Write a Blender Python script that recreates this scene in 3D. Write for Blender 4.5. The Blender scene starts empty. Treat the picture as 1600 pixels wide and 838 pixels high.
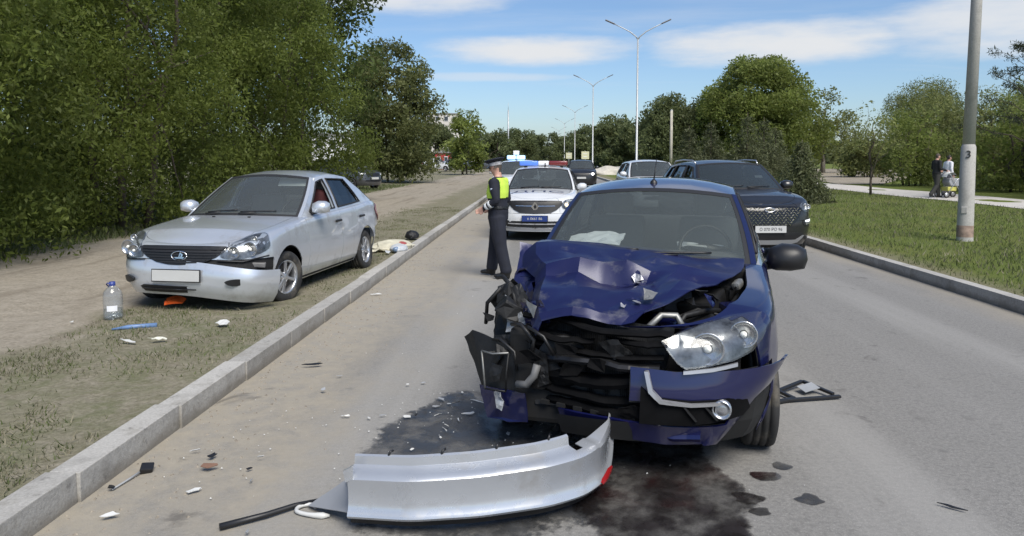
import bpy, bmesh, math, random
import numpy as np
from mathutils import Vector, Matrix, Euler, noise
from mathutils.bvhtree import BVHTree
random.seed(7); np.random.seed(7)
SC = bpy.context.scene
COL = SC.collection
R = math.radians

# ------------------------------------------------------------------ camera
cam_d = bpy.data.cameras.new('camera'); cam = bpy.data.objects.new('camera', cam_d); COL.objects.link(cam)
cam_d.sensor_width = 36; cam_d.lens = 26.0; cam_d.shift_y = -0.05515
cam_d.clip_start = .05; cam_d.clip_end = 3000
cam.location = (0, 0, 1.67)
cam.rotation_euler = (R(90 - 4), 0, math.atan(55 / 1155))
SC.camera = cam

# ------------------------------------------------------------------ sky, sun, exposure
SUN_EL, SUN_AZ = 52, 153          # azimuth clockwise from +Y (the road)
wd = bpy.data.worlds.new('World'); SC.world = wd; wd.use_nodes = True
nt = wd.node_tree; nt.nodes.clear()
def N(tree, typ, **kw):
    n = tree.nodes.new(typ)
    for k, v in kw.items():
        if k.startswith('i_'):
            key = k[2:]
            n.inputs[int(key) if key.isdigit() else key.replace('_', ' ')].default_value = v
        else: setattr(n, k, v)
    return n
def LK(tree, a, b): tree.links.new(a, b)
def M_(tree, op, a, b=None, c=None, clamp=False):
    n = tree.nodes.new('ShaderNodeMath'); n.operation = op; n.use_clamp = clamp
    for i, v in enumerate((a, b, c)):
        if v is None: continue
        if isinstance(v, (int, float)): n.inputs[i].default_value = v
        else: tree.links.new(v, n.inputs[i])
    return n.outputs[0]
sky = N(nt, 'ShaderNodeTexSky', sky_type='NISHITA', sun_disc=False, sun_elevation=R(SUN_EL), sun_rotation=R(SUN_AZ),
        altitude=200, air_density=1.0, dust_density=1.1, ozone_density=6.0)
tc = N(nt, 'ShaderNodeTexCoord')
sep = N(nt, 'ShaderNodeSeparateXYZ'); LK(nt, tc.outputs['Generated'], sep.inputs[0])
az = M_(nt, 'ARCTAN2', sep.outputs[0], sep.outputs[1]); el = M_(nt, 'ARCSINE', sep.outputs[2])
# high thin cloud: layered noise on a flat cloud deck plus some long lens-shaped banks
den = M_(nt, 'ADD', M_(nt, 'MAXIMUM', sep.outputs[2], 0.0), 0.07)
cmb = N(nt, 'ShaderNodeCombineXYZ')
LK(nt, M_(nt, 'DIVIDE', sep.outputs[0], den), cmb.inputs[0]); LK(nt, M_(nt, 'DIVIDE', sep.outputs[1], den), cmb.inputs[1])
mp = N(nt, 'ShaderNodeMapping'); mp.inputs['Scale'].default_value = (.35, .75, 1); mp.inputs['Location'].default_value = (3.1, 1.7, 0)
LK(nt, cmb.outputs[0], mp.inputs[0])
n1 = N(nt, 'ShaderNodeTexNoise', i_Scale=1.0, i_Detail=7.0, i_Roughness=.55, i_Distortion=.4); LK(nt, mp.outputs[0], n1.inputs['Vector'])
deck = N(nt, 'ShaderNodeMapRange', interpolation_type='SMOOTHSTEP', i_1=.55, i_2=.85, i_4=.45); LK(nt, n1.outputs[0], deck.inputs[0])
cmb2 = N(nt, 'ShaderNodeCombineXYZ'); LK(nt, M_(nt, 'MULTIPLY', az, 9.0), cmb2.inputs[0]); LK(nt, M_(nt, 'MULTIPLY', el, 40.0), cmb2.inputs[1])
n2 = N(nt, 'ShaderNodeTexNoise', i_Scale=1.0, i_Detail=6.0, i_Roughness=.6); LK(nt, cmb2.outputs[0], n2.inputs['Vector'])
wob = M_(nt, 'MULTIPLY', M_(nt, 'SUBTRACT', n2.outputs[0], .5), 1.7)
mask = deck.outputs[0]
# (azimuth, elevation, half width, half height, weight) of the lens clouds, degrees
BANKS = [(-1.0, 8.3, 8.5, 1.25, 1.0), (17.0, 8.3, 10, 1.8, 1.0), (33, 8.8, 12, 2.5, .9), (-10.5, 12.0, 7.5, 1.3, .9), (-4.5, 6.3, 6.5, .38, .45),
         (36, 12.0, 9, 1.5, .5), (58, 9.5, 14, 2.2, .9), (-42, 9, 14, 2.0, .9), (-75, 12, 16, 2.6, .9), (95, 13, 15, 2.4, .9), (140, 10, 17, 2.3, .9),
         (-125, 11, 16, 2.5, .9), (178, 15, 13, 2.2, .9), (15, 22, 16, 3.0, .7), (-60, 25, 18, 3, .7), (70, 27, 18, 3, .7), (150, 30, 22, 4, .7), (-150, 28, 22, 4, .7)]
for (a, e, w, h, k) in BANKS:
    dx = M_(nt, 'DIVIDE', M_(nt, 'SUBTRACT', az, R(a)), R(w)); dy = M_(nt, 'DIVIDE', M_(nt, 'SUBTRACT', el, R(e)), R(h))
    # flat base, domed top
    d2 = M_(nt, 'ADD', M_(nt, 'MULTIPLY', dx, dx), M_(nt, 'MULTIPLY', dy, dy))
    mr = N(nt, 'ShaderNodeMapRange', interpolation_type='SMOOTHSTEP', i_1=1.3, i_2=-.1, i_3=0.0, i_4=k)
    LK(nt, M_(nt, 'ADD', d2, wob), mr.inputs[0])
    mask = M_(nt, 'MAXIMUM', mask, mr.outputs[0])
mrh = N(nt, 'ShaderNodeMapRange', i_1=.005, i_2=.08); LK(nt, sep.outputs[2], mrh.inputs[0])
mask = M_(nt, 'MULTIPLY', mask, mrh.outputs[0])
mixc = N(nt, 'ShaderNodeMix', data_type='RGBA'); LK(nt, mask, mixc.inputs[0]); LK(nt, sky.outputs[0], mixc.inputs[6])
mixc.inputs[7].default_value = (5.5, 5.65, 5.85, 1)
bg = N(nt, 'ShaderNodeBackground', i_Strength=0.083); LK(nt, mixc.outputs[2], bg.inputs[0])
wo = N(nt, 'ShaderNodeOutputWorld'); LK(nt, bg.outputs[0], wo.inputs[0])

sun_d = bpy.data.lights.new('sun', 'SUN'); sun = bpy.data.objects.new('sun', sun_d); COL.objects.link(sun)
sun_d.energy = 2.8; sun_d.angle = R(36); sun_d.color = (1, .95, .86)
sd = Vector((math.sin(R(SUN_AZ)) * math.cos(R(SUN_EL)), math.cos(R(SUN_AZ)) * math.cos(R(SUN_EL)), math.sin(R(SUN_EL))))
sun.rotation_euler = sd.to_track_quat('Z', 'Y').to_euler()
vs = SC.view_settings; vs.view_transform = 'Standard'; vs.look = 'None'; vs.exposure = 0.77; vs.gamma = 1; vs.use_curve_mapping = False
SC.render.engine = 'CYCLES'; SC.cycles.max_bounces = 5; SC.cycles.diffuse_bounces = 3; SC.cycles.glossy_bounces = 3; SC.cycles.transmission_bounces = 3; SC.cycles.transparent_max_bounces = 10
SC.cycles.use_denoising = True; SC.cycles.sample_clamp_indirect = 6

# ------------------------------------------------------------------ materials
MATS = {}
def bsdf(name):
    m = bpy.data.materials.new(name); m.use_nodes = True; t = m.node_tree
    return m, t, t.nodes['Principled BSDF']
def mat(name, col, rough=.5, metal=0., coat=0., var=0., vscale=3., bump=0., bscale=40., rvar=0., spec=.5, dirt=None):
    """plain material with noise colour variation, fine bump and optional dirt colour"""
    if name in MATS: return MATS[name]
    m, t, b = bsdf(name); MATS[name] = m
    c = (*col, 1) if len(col) == 3 else col
    b.inputs['Base Color'].default_value = c; b.inputs['Roughness'].default_value = rough
    b.inputs['Metallic'].default_value = metal; b.inputs['Coat Weight'].default_value = coat; b.inputs['Coat Roughness'].default_value = .04
    b.inputs['Specular IOR Level'].default_value = spec
    tcn = N(t, 'ShaderNodeTexCoord')
    if var or dirt:
        nz = N(t, 'ShaderNodeTexNoise', i_Scale=vscale, i_Detail=6.0, i_Roughness=.6); LK(t, tcn.outputs['Object'], nz.inputs['Vector'])
        rp = N(t, 'ShaderNodeMapRange', i_1=.3, i_2=.7, i_3=1 - var, i_4=1 + var); LK(t, nz.outputs[0], rp.inputs[0])
        hs = N(t, 'ShaderNodeVectorMath', operation='SCALE'); hs.inputs[0].default_value = c[:3]; LK(t, rp.outputs[0], hs.inputs['Scale'])
        out = hs.outputs[0]
        if dirt:
            dcol, dlo, dhi, dsc = dirt
            n3 = N(t, 'ShaderNodeTexNoise', i_Scale=dsc, i_Detail=8.0, i_Roughness=.65); LK(t, tcn.outputs['Object'], n3.inputs['Vector'])
            r3 = N(t, 'ShaderNodeMapRange', i_1=dlo, i_2=dhi); LK(t, n3.outputs[0], r3.inputs[0])
            mx = N(t, 'ShaderNodeMix', data_type='RGBA'); LK(t, r3.outputs[0], mx.inputs[0]); LK(t, out, mx.inputs[6]); mx.inputs[7].default_value = (*dcol, 1)
            out = mx.outputs[2]
            mr_ = N(t, 'ShaderNodeMapRange', i_3=rough, i_4=max(rough, .75)); LK(t, r3.outputs[0], mr_.inputs[0]); LK(t, mr_.outputs[0], b.inputs['Roughness'])
        LK(t, out, b.inputs['Base Color'])
    if bump:
        nb = N(t, 'ShaderNodeTexNoise', i_Scale=bscale, i_Detail=4.0); LK(t, tcn.outputs['Object'], nb.inputs['Vector'])
        bp = N(t, 'ShaderNodeBump', i_Strength=bump, i_Distance=.01); LK(t, nb.outputs[0], bp.inputs['Height']); LK(t, bp.outputs[0], b.inputs['Normal'])
    return m
def glass(name, tint=(.55, .6, .58), rough=.02, alpha=.5, film=(.02, .025, .025)):
    """car glazing: fresnel reflection over a tinted see-through pane with a thin dusty film"""
    if name in MATS: return MATS[name]
    m, t, b = bsdf(name); MATS[name] = m
    t.nodes.remove(b); o = t.nodes['Material Output']
    tr = N(t, 'ShaderNodeBsdfTransparent'); tr.inputs[0].default_value = (*tint, 1)
    df = N(t, 'ShaderNodeBsdfDiffuse'); df.inputs[0].default_value = (*film, 1)
    gl = N(t, 'ShaderNodeBsdfGlossy'); gl.inputs['Roughness'].default_value = rough
    m1 = N(t, 'ShaderNodeMixShader', i_0=1 - alpha); LK(t, tr.outputs[0], m1.inputs[1]); LK(t, df.outputs[0], m1.inputs[2])
    fr = N(t, 'ShaderNodeFresnel', i_IOR=1.6); gb = N(t, 'ShaderNodeNewGeometry')      # same reflection from both faces of the thin pane
    io = N(t, 'ShaderNodeMapRange', i_3=1.6, i_4=.625); LK(t, gb.outputs['Backfacing'], io.inputs[0]); LK(t, io.outputs[0], fr.inputs['IOR'])
    m2 = N(t, 'ShaderNodeMixShader'); LK(t, fr.outputs[0], m2.inputs[0]); LK(t, m1.outputs[0], m2.inputs[1]); LK(t, gl.outputs[0], m2.inputs[2])
    LK(t, m2.outputs[0], o.inputs[0]); return m
def emit(name, col, s):
    if name in MATS: return MATS[name]
    m, t, b = bsdf(name); MATS[name] = m
    b.inputs['Base Color'].default_value = (*col, 1); b.inputs['Emission Color'].default_value = (*col, 1); b.inputs['Emission Strength'].default_value = s
    b.inputs['Roughness'].default_value = .15; return m

M_BLACK = mat('black_plastic', (.012, .012, .013), .45, var=.25, vscale=6)
M_DARK = mat('dark_underbody', (.008, .008, .008), .8)
M_TRIM = mat('rubber_trim', (.015, .015, .016), .6)
M_TYRE = mat('tyre_rubber', (.022, .022, .022), .8, var=.3, vscale=8, dirt=((.16, .14, .11), .5, .8, 5))
M_RIM = mat('alloy_silver', (.55, .56, .58), .3, .8, var=.1)
M_CHROME = mat('chrome', (.75, .75, .76), .12, 1.)
M_REFL = mat('lamp_reflector', (.50, .51, .53), .25, .85, var=.25, vscale=25)
M_LENS = glass('clear_lens', (.9, .92, .93), .03, .95, (.3, .3, .3))
M_WIND = glass('windscreen_glass', (.76, .81, .79), .015, .74, (.19, .21, .205))
M_SIDE = glass('tinted_side_glass', (.16, .18, .18), .02, .85, (.02, .02, .02))
M_SEAT = mat('seat_fabric', (.22, .22, .22), .9, var=.2)
M_DASH = mat('dashboard_plastic', (.09, .09, .092), .7, var=.2)
M_PLATE = mat('plate_white', (.50, .50, .485), .4, var=.06)
M_RED = mat('red_lens', (.24, .010, .012), .18, coat=.6)
M_AMBER = mat('amber_lens', (.7, .22, .02), .2, coat=.5)
M_SILVER = mat('silver_paint', (.60, .63, .67), .30, .55, coat=.9, var=.04, vscale=2, dirt=((.30, .28, .25), .52, .82, 3.0))
M_SILVER2 = mat('silver_paint_bumper', (.46, .48, .51), .26, .5, coat=.9, var=.05, vscale=4, dirt=((.27, .255, .235), .54, .80, 6.))
M_BLUE = mat('deep_blue_paint', (.007, .009, .058), .30, .25, coat=1., var=.08, vscale=2, dirt=((.13, .12, .12), .66, .95, 3.0))
M_WHITE = mat('white_paint', (.60, .61, .62), .35, 0., coat=.8, var=.03, dirt=((.35, .33, .30), .6, .9, 2.5))
M_BLKPAINT = mat('black_paint', (.016, .016, .017), .4, .2, coat=.6, var=.05, dirt=((.12, .115, .11), .6, .9, 2.5))
M_GREYPAINT = mat('grey_paint', (.07, .072, .075), .3, .4, coat=.8, var=.05)

# ------------------------------------------------------------------ mesh helpers
def link(o, parent=None):
    COL.objects.link(o)
    if parent is not None: o.parent = parent
    return o
def mesh(name, verts, faces, m=None, parent=None, smooth=False, loc=None):
    me = bpy.data.meshes.new(name); me.from_pydata([tuple(v) for v in verts], [], faces); me.update()
    if m: me.materials.append(m)
    if smooth: me.polygons.foreach_set('use_smooth', [True] * len(me.polygons))
    o = bpy.data.objects.new(name, me); link(o, parent)
    if loc: o.location = loc
    return o
def from_bm(name, bm, m=None, parent=None, smooth=False):
    me = bpy.data.meshes.new(name); bm.to_mesh(me); bm.free()
    if m: me.materials.append(m)
    if smooth: me.polygons.foreach_set('use_smooth', [True] * len(me.polygons))
    o = bpy.data.objects.new(name, me); return link(o, parent)
def bigmesh(name, V, F, m=None, parent=None, smooth=False):
    """fast mesh from numpy vertex (n,3) and equal-sided face (k,s) arrays"""
    me = bpy.data.meshes.new(name); k, s = F.shape
    me.vertices.add(len(V)); me.vertices.foreach_set('co', np.ascontiguousarray(V, np.float32).ravel())
    me.loops.add(k * s); me.loops.foreach_set('vertex_index', np.ascontiguousarray(F, np.int32).ravel())
    me.polygons.add(k); me.polygons.foreach_set('loop_start', np.arange(0, k * s, s, dtype=np.int32))
    me.polygons.foreach_set('loop_total', np.full(k, s, dtype=np.int32))
    if smooth: me.polygons.foreach_set('use_smooth', np.ones(k, bool))
    me.update(calc_edges=True)
    if m: me.materials.append(m)
    o = bpy.data.objects.new(name, me); return link(o, parent)
def thing(name, label, cat, loc=(0, 0, 0), rz=0., group=None):
    o = bpy.data.objects.new(name, None); link(o); o.location = loc; o.rotation_euler = (0, 0, rz); o.empty_display_size = .1
    return tag(o, label, cat, group)
def tag(o, label, cat, group=None):
    o['label'] = label; o['category'] = cat
    if group: o['group'] = group
    return o
def struct(o, label=None):
    o['kind'] = 'structure'
    if label: o['label'] = label
    return o
def copy_tree(o, parent=None):
    c = o.copy(); COL.objects.link(c); c.parent = parent
    for ch in list(o.children): copy_tree(ch, c)
    return c
def bbox(bm, c, s, rot=None, bev=0.):
    """add a (bevelled) box"""
    r = bmesh.ops.create_cube(bm, size=1.)
    vs_ = r['verts']; M = Matrix.Translation(c) @ ((rot.to_matrix().to_4x4()) if rot else Matrix.Identity(4)) @ Matrix.Diagonal((*s, 1))
    bmesh.ops.transform(bm, matrix=M, verts=vs_)
    if bev:
        es = list({e for v in vs_ for e in v.link_edges})
        bmesh.ops.bevel(bm, geom=es, offset=bev, segments=2, affect='EDGES', profile=.6)
    return vs_
def box(name, c, s, m, parent=None, rot=None, bev=0.):
    bm = bmesh.new(); bbox(bm, c, s, rot, bev); return from_bm(name, bm, m, parent)
def tube_vf(pts, rad, n=8, cap=True):
    pts = [Vector(p) for p in pts]; rad = rad if hasattr(rad, '__len__') else [rad] * len(pts)
    V, F = [], []; up = None
    for i, p in enumerate(pts):
        d = (pts[min(i + 1, len(pts) - 1)] - pts[max(i - 1, 0)]).normalized()
        if up is None: up = Vector((0, 0, 1)) if abs(d.z) < .9 else Vector((1, 0, 0))
        a = d.cross(up).normalized(); b = a.cross(d).normalized(); up = b
        for k in range(n):
            t = 2 * math.pi * k / n; V.append(p + (a * math.cos(t) + b * math.sin(t)) * rad[i])
    for i in range(len(pts) - 1):
        for k in range(n):
            F.append((i * n + k, i * n + (k + 1) % n, (i + 1) * n + (k + 1) % n, (i + 1) * n + k))
    if cap: F.append(tuple(range(n - 1, -1, -1))); F.append(tuple((len(pts) - 1) * n + k for k in range(n)))
    return V, F
def tube(name, pts, rad, m, parent=None, n=8, smooth=True):
    V, F = tube_vf(pts, rad, n); return mesh(name, V, F, m, parent, smooth)
def lathe_vf(prof, n=24, axis='x', closed=False):
    """prof: (radius, along axis)"""
    V, F = [], []; k = len(prof)
    for i in range(n):
        t = 2 * math.pi * i / n
        for r, a in prof:
            c, s = r * math.cos(t), r * math.sin(t)
            V.append((a, c, s) if axis == 'x' else ((c, a, s) if axis == 'y' else (c, s, a)))
    for i in range(n):
        for j in range(k if closed else k - 1):
            F.append((i * k + j, ((i + 1) % n) * k + j, ((i + 1) % n) * k + (j + 1) % k, i * k + (j + 1) % k))
    return V, F
def lathe(name, prof, m, parent=None, n=24, axis='x', closed=False, loc=None, smooth=True):
    V, F = lathe_vf(prof, n, axis, closed); return mesh(name, V, F, m, parent, smooth, loc)
def prism(name, poly, d0, d1, m, parent=None, axis='y', bev=0.):
    """extrude a 2-D outline; axis y: outline in x,z; axis z: outline in x,y; axis x: outline in y,z"""
    f = {'y': lambda a, b, d: (a, d, b), 'z': lambda a, b, d: (a, b, d), 'x': lambda a, b, d: (d, a, b)}[axis]
    n = len(poly); V = [f(a, b, d0) for a, b in poly] + [f(a, b, d1) for a, b in poly]
    F = [tuple(range(n)), tuple(range(2 * n - 1, n - 1, -1))] + [(i, i + n, (i + 1) % n + n, (i + 1) % n) for i in range(n)]
    bm = bmesh.new(); vs_ = [bm.verts.new(v) for v in V]
    for q in F: bm.faces.new([vs_[i] for i in q])
    bmesh.ops.recalc_face_normals(bm, faces=bm.faces)
    if bev: bmesh.ops.bevel(bm, geom=list(bm.edges), offset=bev, segments=1, affect='EDGES')
    return from_bm(name, bm, m, parent)
def text_obj(name, s, size, m, parent, loc, rot, depth=.002, align='CENTER', sx=1.):
    cu = bpy.data.curves.new(name, 'FONT'); cu.body = s; cu.size = size; cu.extrude = depth; cu.align_x = align; cu.align_y = 'CENTER'
    cu.resolution_u = 3; o = bpy.data.objects.new(name, cu); COL.objects.link(o)
    dg = bpy.context.evaluated_depsgraph_get(); me = bpy.data.meshes.new_from_object(o.evaluated_get(dg)); me.name = name
    bpy.data.objects.remove(o); me.materials.clear(); me.materials.append(m)
    o = bpy.data.objects.new(name, me); link(o, parent); o.location = loc; o.rotation_euler = rot; o.scale = (sx, 1, 1); return o
# ------------------------------------------------------------------ car builder (front faces local -Y, left side is +X)
def ip(tab, v): return float(np.interp(v, [a for a, _ in tab], [b for _, b in tab]))
class Car:
    def __init__(s, P, root, paint):
        s.P = P; s.root = root; s.paint = paint
        s.ya, s.yb = -P['wb'] / 2, P['wb'] / 2
        s.RA = P['r'] + .055; s.zc = P['r'] + .012
        s.yF, s.yR = s.ya - P['fo'], s.yb + P['ro']
        s.objs = {}
    # plan outline at height z
    def hw(s, z): return ip(s.P['w'], z)
    def ends(s, z, ins=0., insf=0.):
        return -(s.yF + ip(s.P['front'], z)) - insf, (s.yR - ip(s.P['rear'], z)) - insf
    def side_x(s, y, z):
        hf, hr = s.ends(z); mf, mr, n = s.P['mf'], s.P['mr'], s.P['n']
        Y, m = (min(.9999, -y / hf), mf) if y < 0 else (min(.9999, y / hr), mr)
        return s.hw(z) * (1 - Y ** m) ** (1 / n)
    def ztop(s, y): return ip(s.P['top'], y)
    def zbot(s, y):
        P = s.P; z = ip(P['bot'], y)
        for yc in (s.ya, s.yb):
            d = abs(y - yc)
            if d < s.RA: z = max(z, s.zc + math.sqrt(s.RA ** 2 - d * d))
        return z
    def build(s, skip=(), warp=None, part_fn=None, paints=None):
        P = s.P; RA = s.RA
        ycf, ycr = s.ya - RA - .012, s.yb + RA + .012
        qf = [0, .12, .25, .38, .5, .62, .73, .82, .90, .96]
        ys = [ycf] + [s.ya - RA * math.cos(math.pi * k / 14) for k in range(15)] + [s.ya + RA + .012]
        yd = P['doors']      # door lines: front door front, B line, rear door rear
        e1 = s.yb - RA
        mid = sorted(set([yd[0], yd[1]] + list(np.linspace(s.ya + RA + .10, e1 - .06, 9))))
        mid = [m for i, m in enumerate(mid) if m in yd or all(abs(m - d) > .05 for d in yd)]
        ys += mid
        ys += [e1 - .012] + [s.yb - RA * math.cos(math.pi * k / 14) for k in range(15)] + [ycr]
        us = [('f', q) for q in qf] + [('s', y) for y in ys] + [('r', q) for q in reversed(qf)]
        nv1, nv2 = 7, 11
        half = []
        for typ, q in us:
            col = []
            # representative y for top / bottom lines
            for it in range(1):
                zr = .6
                if typ == 's': y0 = q
                else:
                    hf, hr = s.ends(zr); h = hf if typ == 'f' else hr; m = P['mf'] if typ == 'f' else P['mr']; yc = -ycf if typ == 'f' else ycr
                    Xc = (1 - min(.999, yc / h) ** m) ** (1 / P['n']); X = q * Xc; y0 = h * (1 - X ** P['n']) ** (1 / m); y0 = -y0 if typ == 'f' else y0
            zb, zt = s.zbot(y0), s.ztop(y0)
            zs = min(max(ip(P['split'], y0), zb + .02), zt - .08)
            zl = [zb + (zs - zb) * k / nv1 for k in range(nv1)] + [zs + (zt - zs) * (1 - (1 - k / nv2) ** 1.6) for k in range(nv2 + 1)]
            end = typ != 's'
            for z in zl:
                ze = zt - z
                rr = P['rt'] if not end else P['rtf']
                # blend the top round between side and nose
                if typ == 's':
                    f = max(0., 1 - (y0 - ycf) / .35) if y0 < 0 else max(0., 1 - (ycr - y0) / .25); rr = P['rt'] + (P['rtf'] - P['rt']) * f * .6
                ins = rr - math.sqrt(max(0., rr * rr - (rr - ze) ** 2)) if ze < rr else 0.
                hf, hr = s.ends(z); hf -= ins; hr -= ins; w = s.hw(z) - ins * (1 if typ == 's' else .6)
                if typ == 's':
                    Y, m = (min(.9999, -q / hf), P['mf']) if q < 0 else (min(.9999, q / hr), P['mr'])
                    x = w * (1 - Y ** m) ** (1 / P['n']); y = q
                else:
                    h, m, yc = (hf, P['mf'], -ycf) if typ == 'f' else (hr, P['mr'], ycr)
                    Xc = (1 - min(.9999, yc / h) ** m) ** (1 / P['n']); X = q * Xc
                    y = h * (1 - X ** P['n']) ** (1 / m); y = -y if typ == 'f' else y; x = w * X
                col.append(Vector((x, y, z)))
            half.append(col)
        nu = len(half); nv = len(half[0])
        V, F, PN = [], [], []
        loop = [(k, 1) for k in range(nu)] + [(k, -1) for k in range(nu - 2, 0, -1)]
        for k, sg in loop:
            for p in half[k]: V.append(Vector((p.x * sg, p.y, p.z)))
        NL = len(loop)
        fn = part_fn or s.part
        nf = len(qf)
        for i in range(NL):
            j = (i + 1) % NL
            for v in range(nv - 1):
                f = (i * nv + v, j * nv + v, j * nv + v + 1, i * nv + v + 1)
                c = sum((V[a] for a in f), Vector()) / 4
                F.append(f); PN.append(fn(c, v < nv1, None))
        # caps: hood / ledges / boot
        ts = [-1, -.94, -.88, -.7, -.5, -.3, -.1, .1, .3, .5, .7, .88, .94, 1]
        rows = []
        for k in range(nu):
            p = half[k][-1]; row = []
            li = k; ri = 0 if k == 0 else (nu - 1 if k == nu - 1 else NL - k)
            wk = p.x / max(.3, s.hw(p.z)); cr = P['crown'] * min(1, wk * wk * 1.2)
            for q, t in enumerate(ts):
                if k in (0, nu - 1): row.append(li * nv + nv - 1); continue
                if t == 1: row.append(li * nv + nv - 1)
                elif t == -1: row.append(ri * nv + nv - 1)
                else:
                    z = p.z + cr * (1 - abs(t) ** 2.2) + P.get('ridge', 0) * math.exp(-((abs(t) - .62) / .12) ** 2) * min(1, wk * 1.1) * (1 if p.y < 0 else 0)
                    V.append(Vector((p.x * t, p.y - .02 * cr, z))); row.append(len(V) - 1)
            rows.append(row)
        for k in range(nu - 1):
            for q in range(len(ts) - 1):
                a, b, c, d = rows[k][q], rows[k][q + 1], rows[k + 1][q + 1], rows[k + 1][q]
                f = []
                for i in (a, b, c, d):
                    if i not in f: f.append(i)
                if len(f) < 3: continue
                cc = sum((V[i] for i in f), Vector()) / len(f); tm = abs(ts[q] + ts[q + 1]) / 2
                nm = None
                if cc.y < P['cowl']: nm = fn(cc, False, tm)
                elif cc.y > P['deck']: nm = fn(cc, False, tm)
                elif tm > .88: nm = fn(cc, False, 1.)
                if nm: F.append(tuple(f)); PN.append(nm)
        if warp: V2 = [warp(v.copy(), None) for v in V]
        else: V2 = V
        s.bvh = BVHTree.FromPolygons([tuple(v) for v in V], F)
        # dark inner body just under the panels
        bm = bmesh.new(); bv = [bm.verts.new(v) for v in V2]
        for f, p in zip(F, PN):
            if p[0] in skip or p in skip: continue
            try: bm.faces.new([bv[i] for i in f])
            except ValueError: pass
        bmesh.ops.delete(bm, geom=[v for v in bm.verts if not v.link_faces], context='VERTS')
        bmesh.ops.recalc_face_normals(bm, faces=bm.faces); bm.normal_update()
        for v in bm.verts: v.co -= v.normal * .016
        from_bm('inner_body', bm, M_DARK, s.root)
        groups = {}
        for f, p in zip(F, PN): groups.setdefault(p, []).append(f)
        for p, fs in groups.items():
            if p[0] in skip or p in skip: continue
            o = s.panel(p, V2, fs, (paints or {}).get(p[0], s.paint))
            s.objs[p] = o
        return s
    def panel(s, p, V, fs, m, gap=.004, warp=None):
        bm = bmesh.new(); idx = {}
        for f in fs:
            vs_ = []
            for i in f:
                if i not in idx: idx[i] = bm.verts.new(V[i] if not warp else warp(V[i].copy()))
                vs_.append(idx[i])
            try: bm.faces.new(vs_)
            except ValueError: pass
        bmesh.ops.recalc_face_normals(bm, faces=bm.faces); bm.normal_update()
        # make normals point away from the car centre
        test = sum((f.normal.dot(f.calc_center_median() - Vector((0, 0, .3))) * f.calc_area() for f in bm.faces))
        if test < 0: bmesh.ops.reverse_faces(bm, faces=bm.faces)
        be = [e for e in bm.edges if e.is_boundary]; bvs = {v for e in be for v in e.verts}
        mv = {}
        for v in bvs:
            nb = [e.other_vert(v).co for e in v.link_edges if e.other_vert(v) not in bvs]
            if nb:
                d = sum(nb, Vector()) / len(nb) - v.co
                if d.length > 1e-5: mv[v] = v.co + d.normalized() * min(gap, d.length * .4)
        for v, c in mv.items(): v.co = c
        bm.normal_update(); nrm = {v: v.normal.copy() for v in bvs}
        for e in be: e.smooth = False
        for f in bm.faces: f.smooth = True
        r = bmesh.ops.extrude_edge_only(bm, edges=be)
        src = {}
        for v in [g for g in r['geom'] if isinstance(g, bmesh.types.BMVert)]:
            for e in v.link_edges:
                o = e.other_vert(v)
                if o in nrm: v.co -= nrm[o] * .012; break
        return from_bm(p[0], bm, m, s.root)
    def part(s, c, low, cap):
        P = s.P; sd = 'l' if c.x > 0 else 'r'; yd = P['doors']
        if cap is not None:
            if c.y < P['cowl'] + .02: return ('hood', '') if cap < .88 else ('fender', sd)
            if c.y > P['deck'] and cap < .88: return ('boot_lid', '')
        if c.y < s.ya - s.RA:
            if low: return ('front_bumper', '')
            return ('hood', '') if abs(c.x) < .55 * s.hw(c.z) else ('fender', sd)
        if c.y < yd[0]: return ('fender', sd)
        if c.y < yd[1]: return ('front_door', sd)
        if c.y < yd[2] and c.y < s.yb - s.RA: return ('rear_door', sd)
        if c.y < s.yb + s.RA: return ('quarter_panel', sd)
        if low: return ('rear_bumper', '')
        return ('boot_lid', '') if abs(c.x) < .55 * s.hw(c.z) else ('quarter_panel', sd)
    # outline polygon laid on the body skin
    def patch(s, name, poly, m, view='front', off=.004, depth=.02, parent=None, h=.05, bvh=None, smooth=True):
        bvh = bvh or s.bvh
        bm = bmesh.new(); vs_ = [bm.verts.new((a, 0, b)) for a, b in poly]
        bm.faces.new(vs_); bmesh.ops.triangulate(bm, faces=bm.faces)
        for it in range(5):
            es = [e for e in bm.edges if e.calc_length() > h * 1.4]
            if not es: break
            bmesh.ops.subdivide_edges(bm, edges=es, cuts=1); bmesh.ops.triangulate(bm, faces=bm.faces)
        dirs = {'front': Vector((0, 1, 0)), 'rear': Vector((0, -1, 0)), 'left': Vector((-1, 0, 0)), 'right': Vector((1, 0, 0)), 'top': Vector((0, 0, -1))}
        d = dirs[view]
        for v in bm.verts:
            a, b = v.co.x, v.co.z
            o = {'front': Vector((a, -9, b)), 'rear': Vector((a, 9, b)), 'left': Vector((9, a, b)), 'right': Vector((-9, a, b)), 'top': Vector((a, b, 9))}[view]
            hit, nn, _, _ = bvh.ray_cast(o, d)
            if hit is None or (o + d * 9 - hit).length > 5 and view in ('front', 'rear') and abs(hit.y) < .8:
                hit, nn, _, _ = bvh.find_nearest(o + d * (9 - 1.7 if view in ('front', 'rear') else 9 - .8))
            if nn.dot(d) > 0: nn = -nn
            v.co = hit + nn * off * .4 - d * off * .8
        bm.normal_update()
        if sum(f.normal.dot(d) for f in bm.faces) > 0: bmesh.ops.reverse_faces(bm, faces=bm.faces)
        be = [e for e in bm.edges if e.is_boundary]
        for e in be: e.smooth = False
        for f in bm.faces: f.smooth = smooth
        if depth:
            r = bmesh.ops.extrude_edge_only(bm, edges=be)
            for v in [g for g in r['geom'] if isinstance(g, bmesh.types.BMVert)]: v.co += d * depth
        return from_bm(name, bm, m, parent or s.root)
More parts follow.
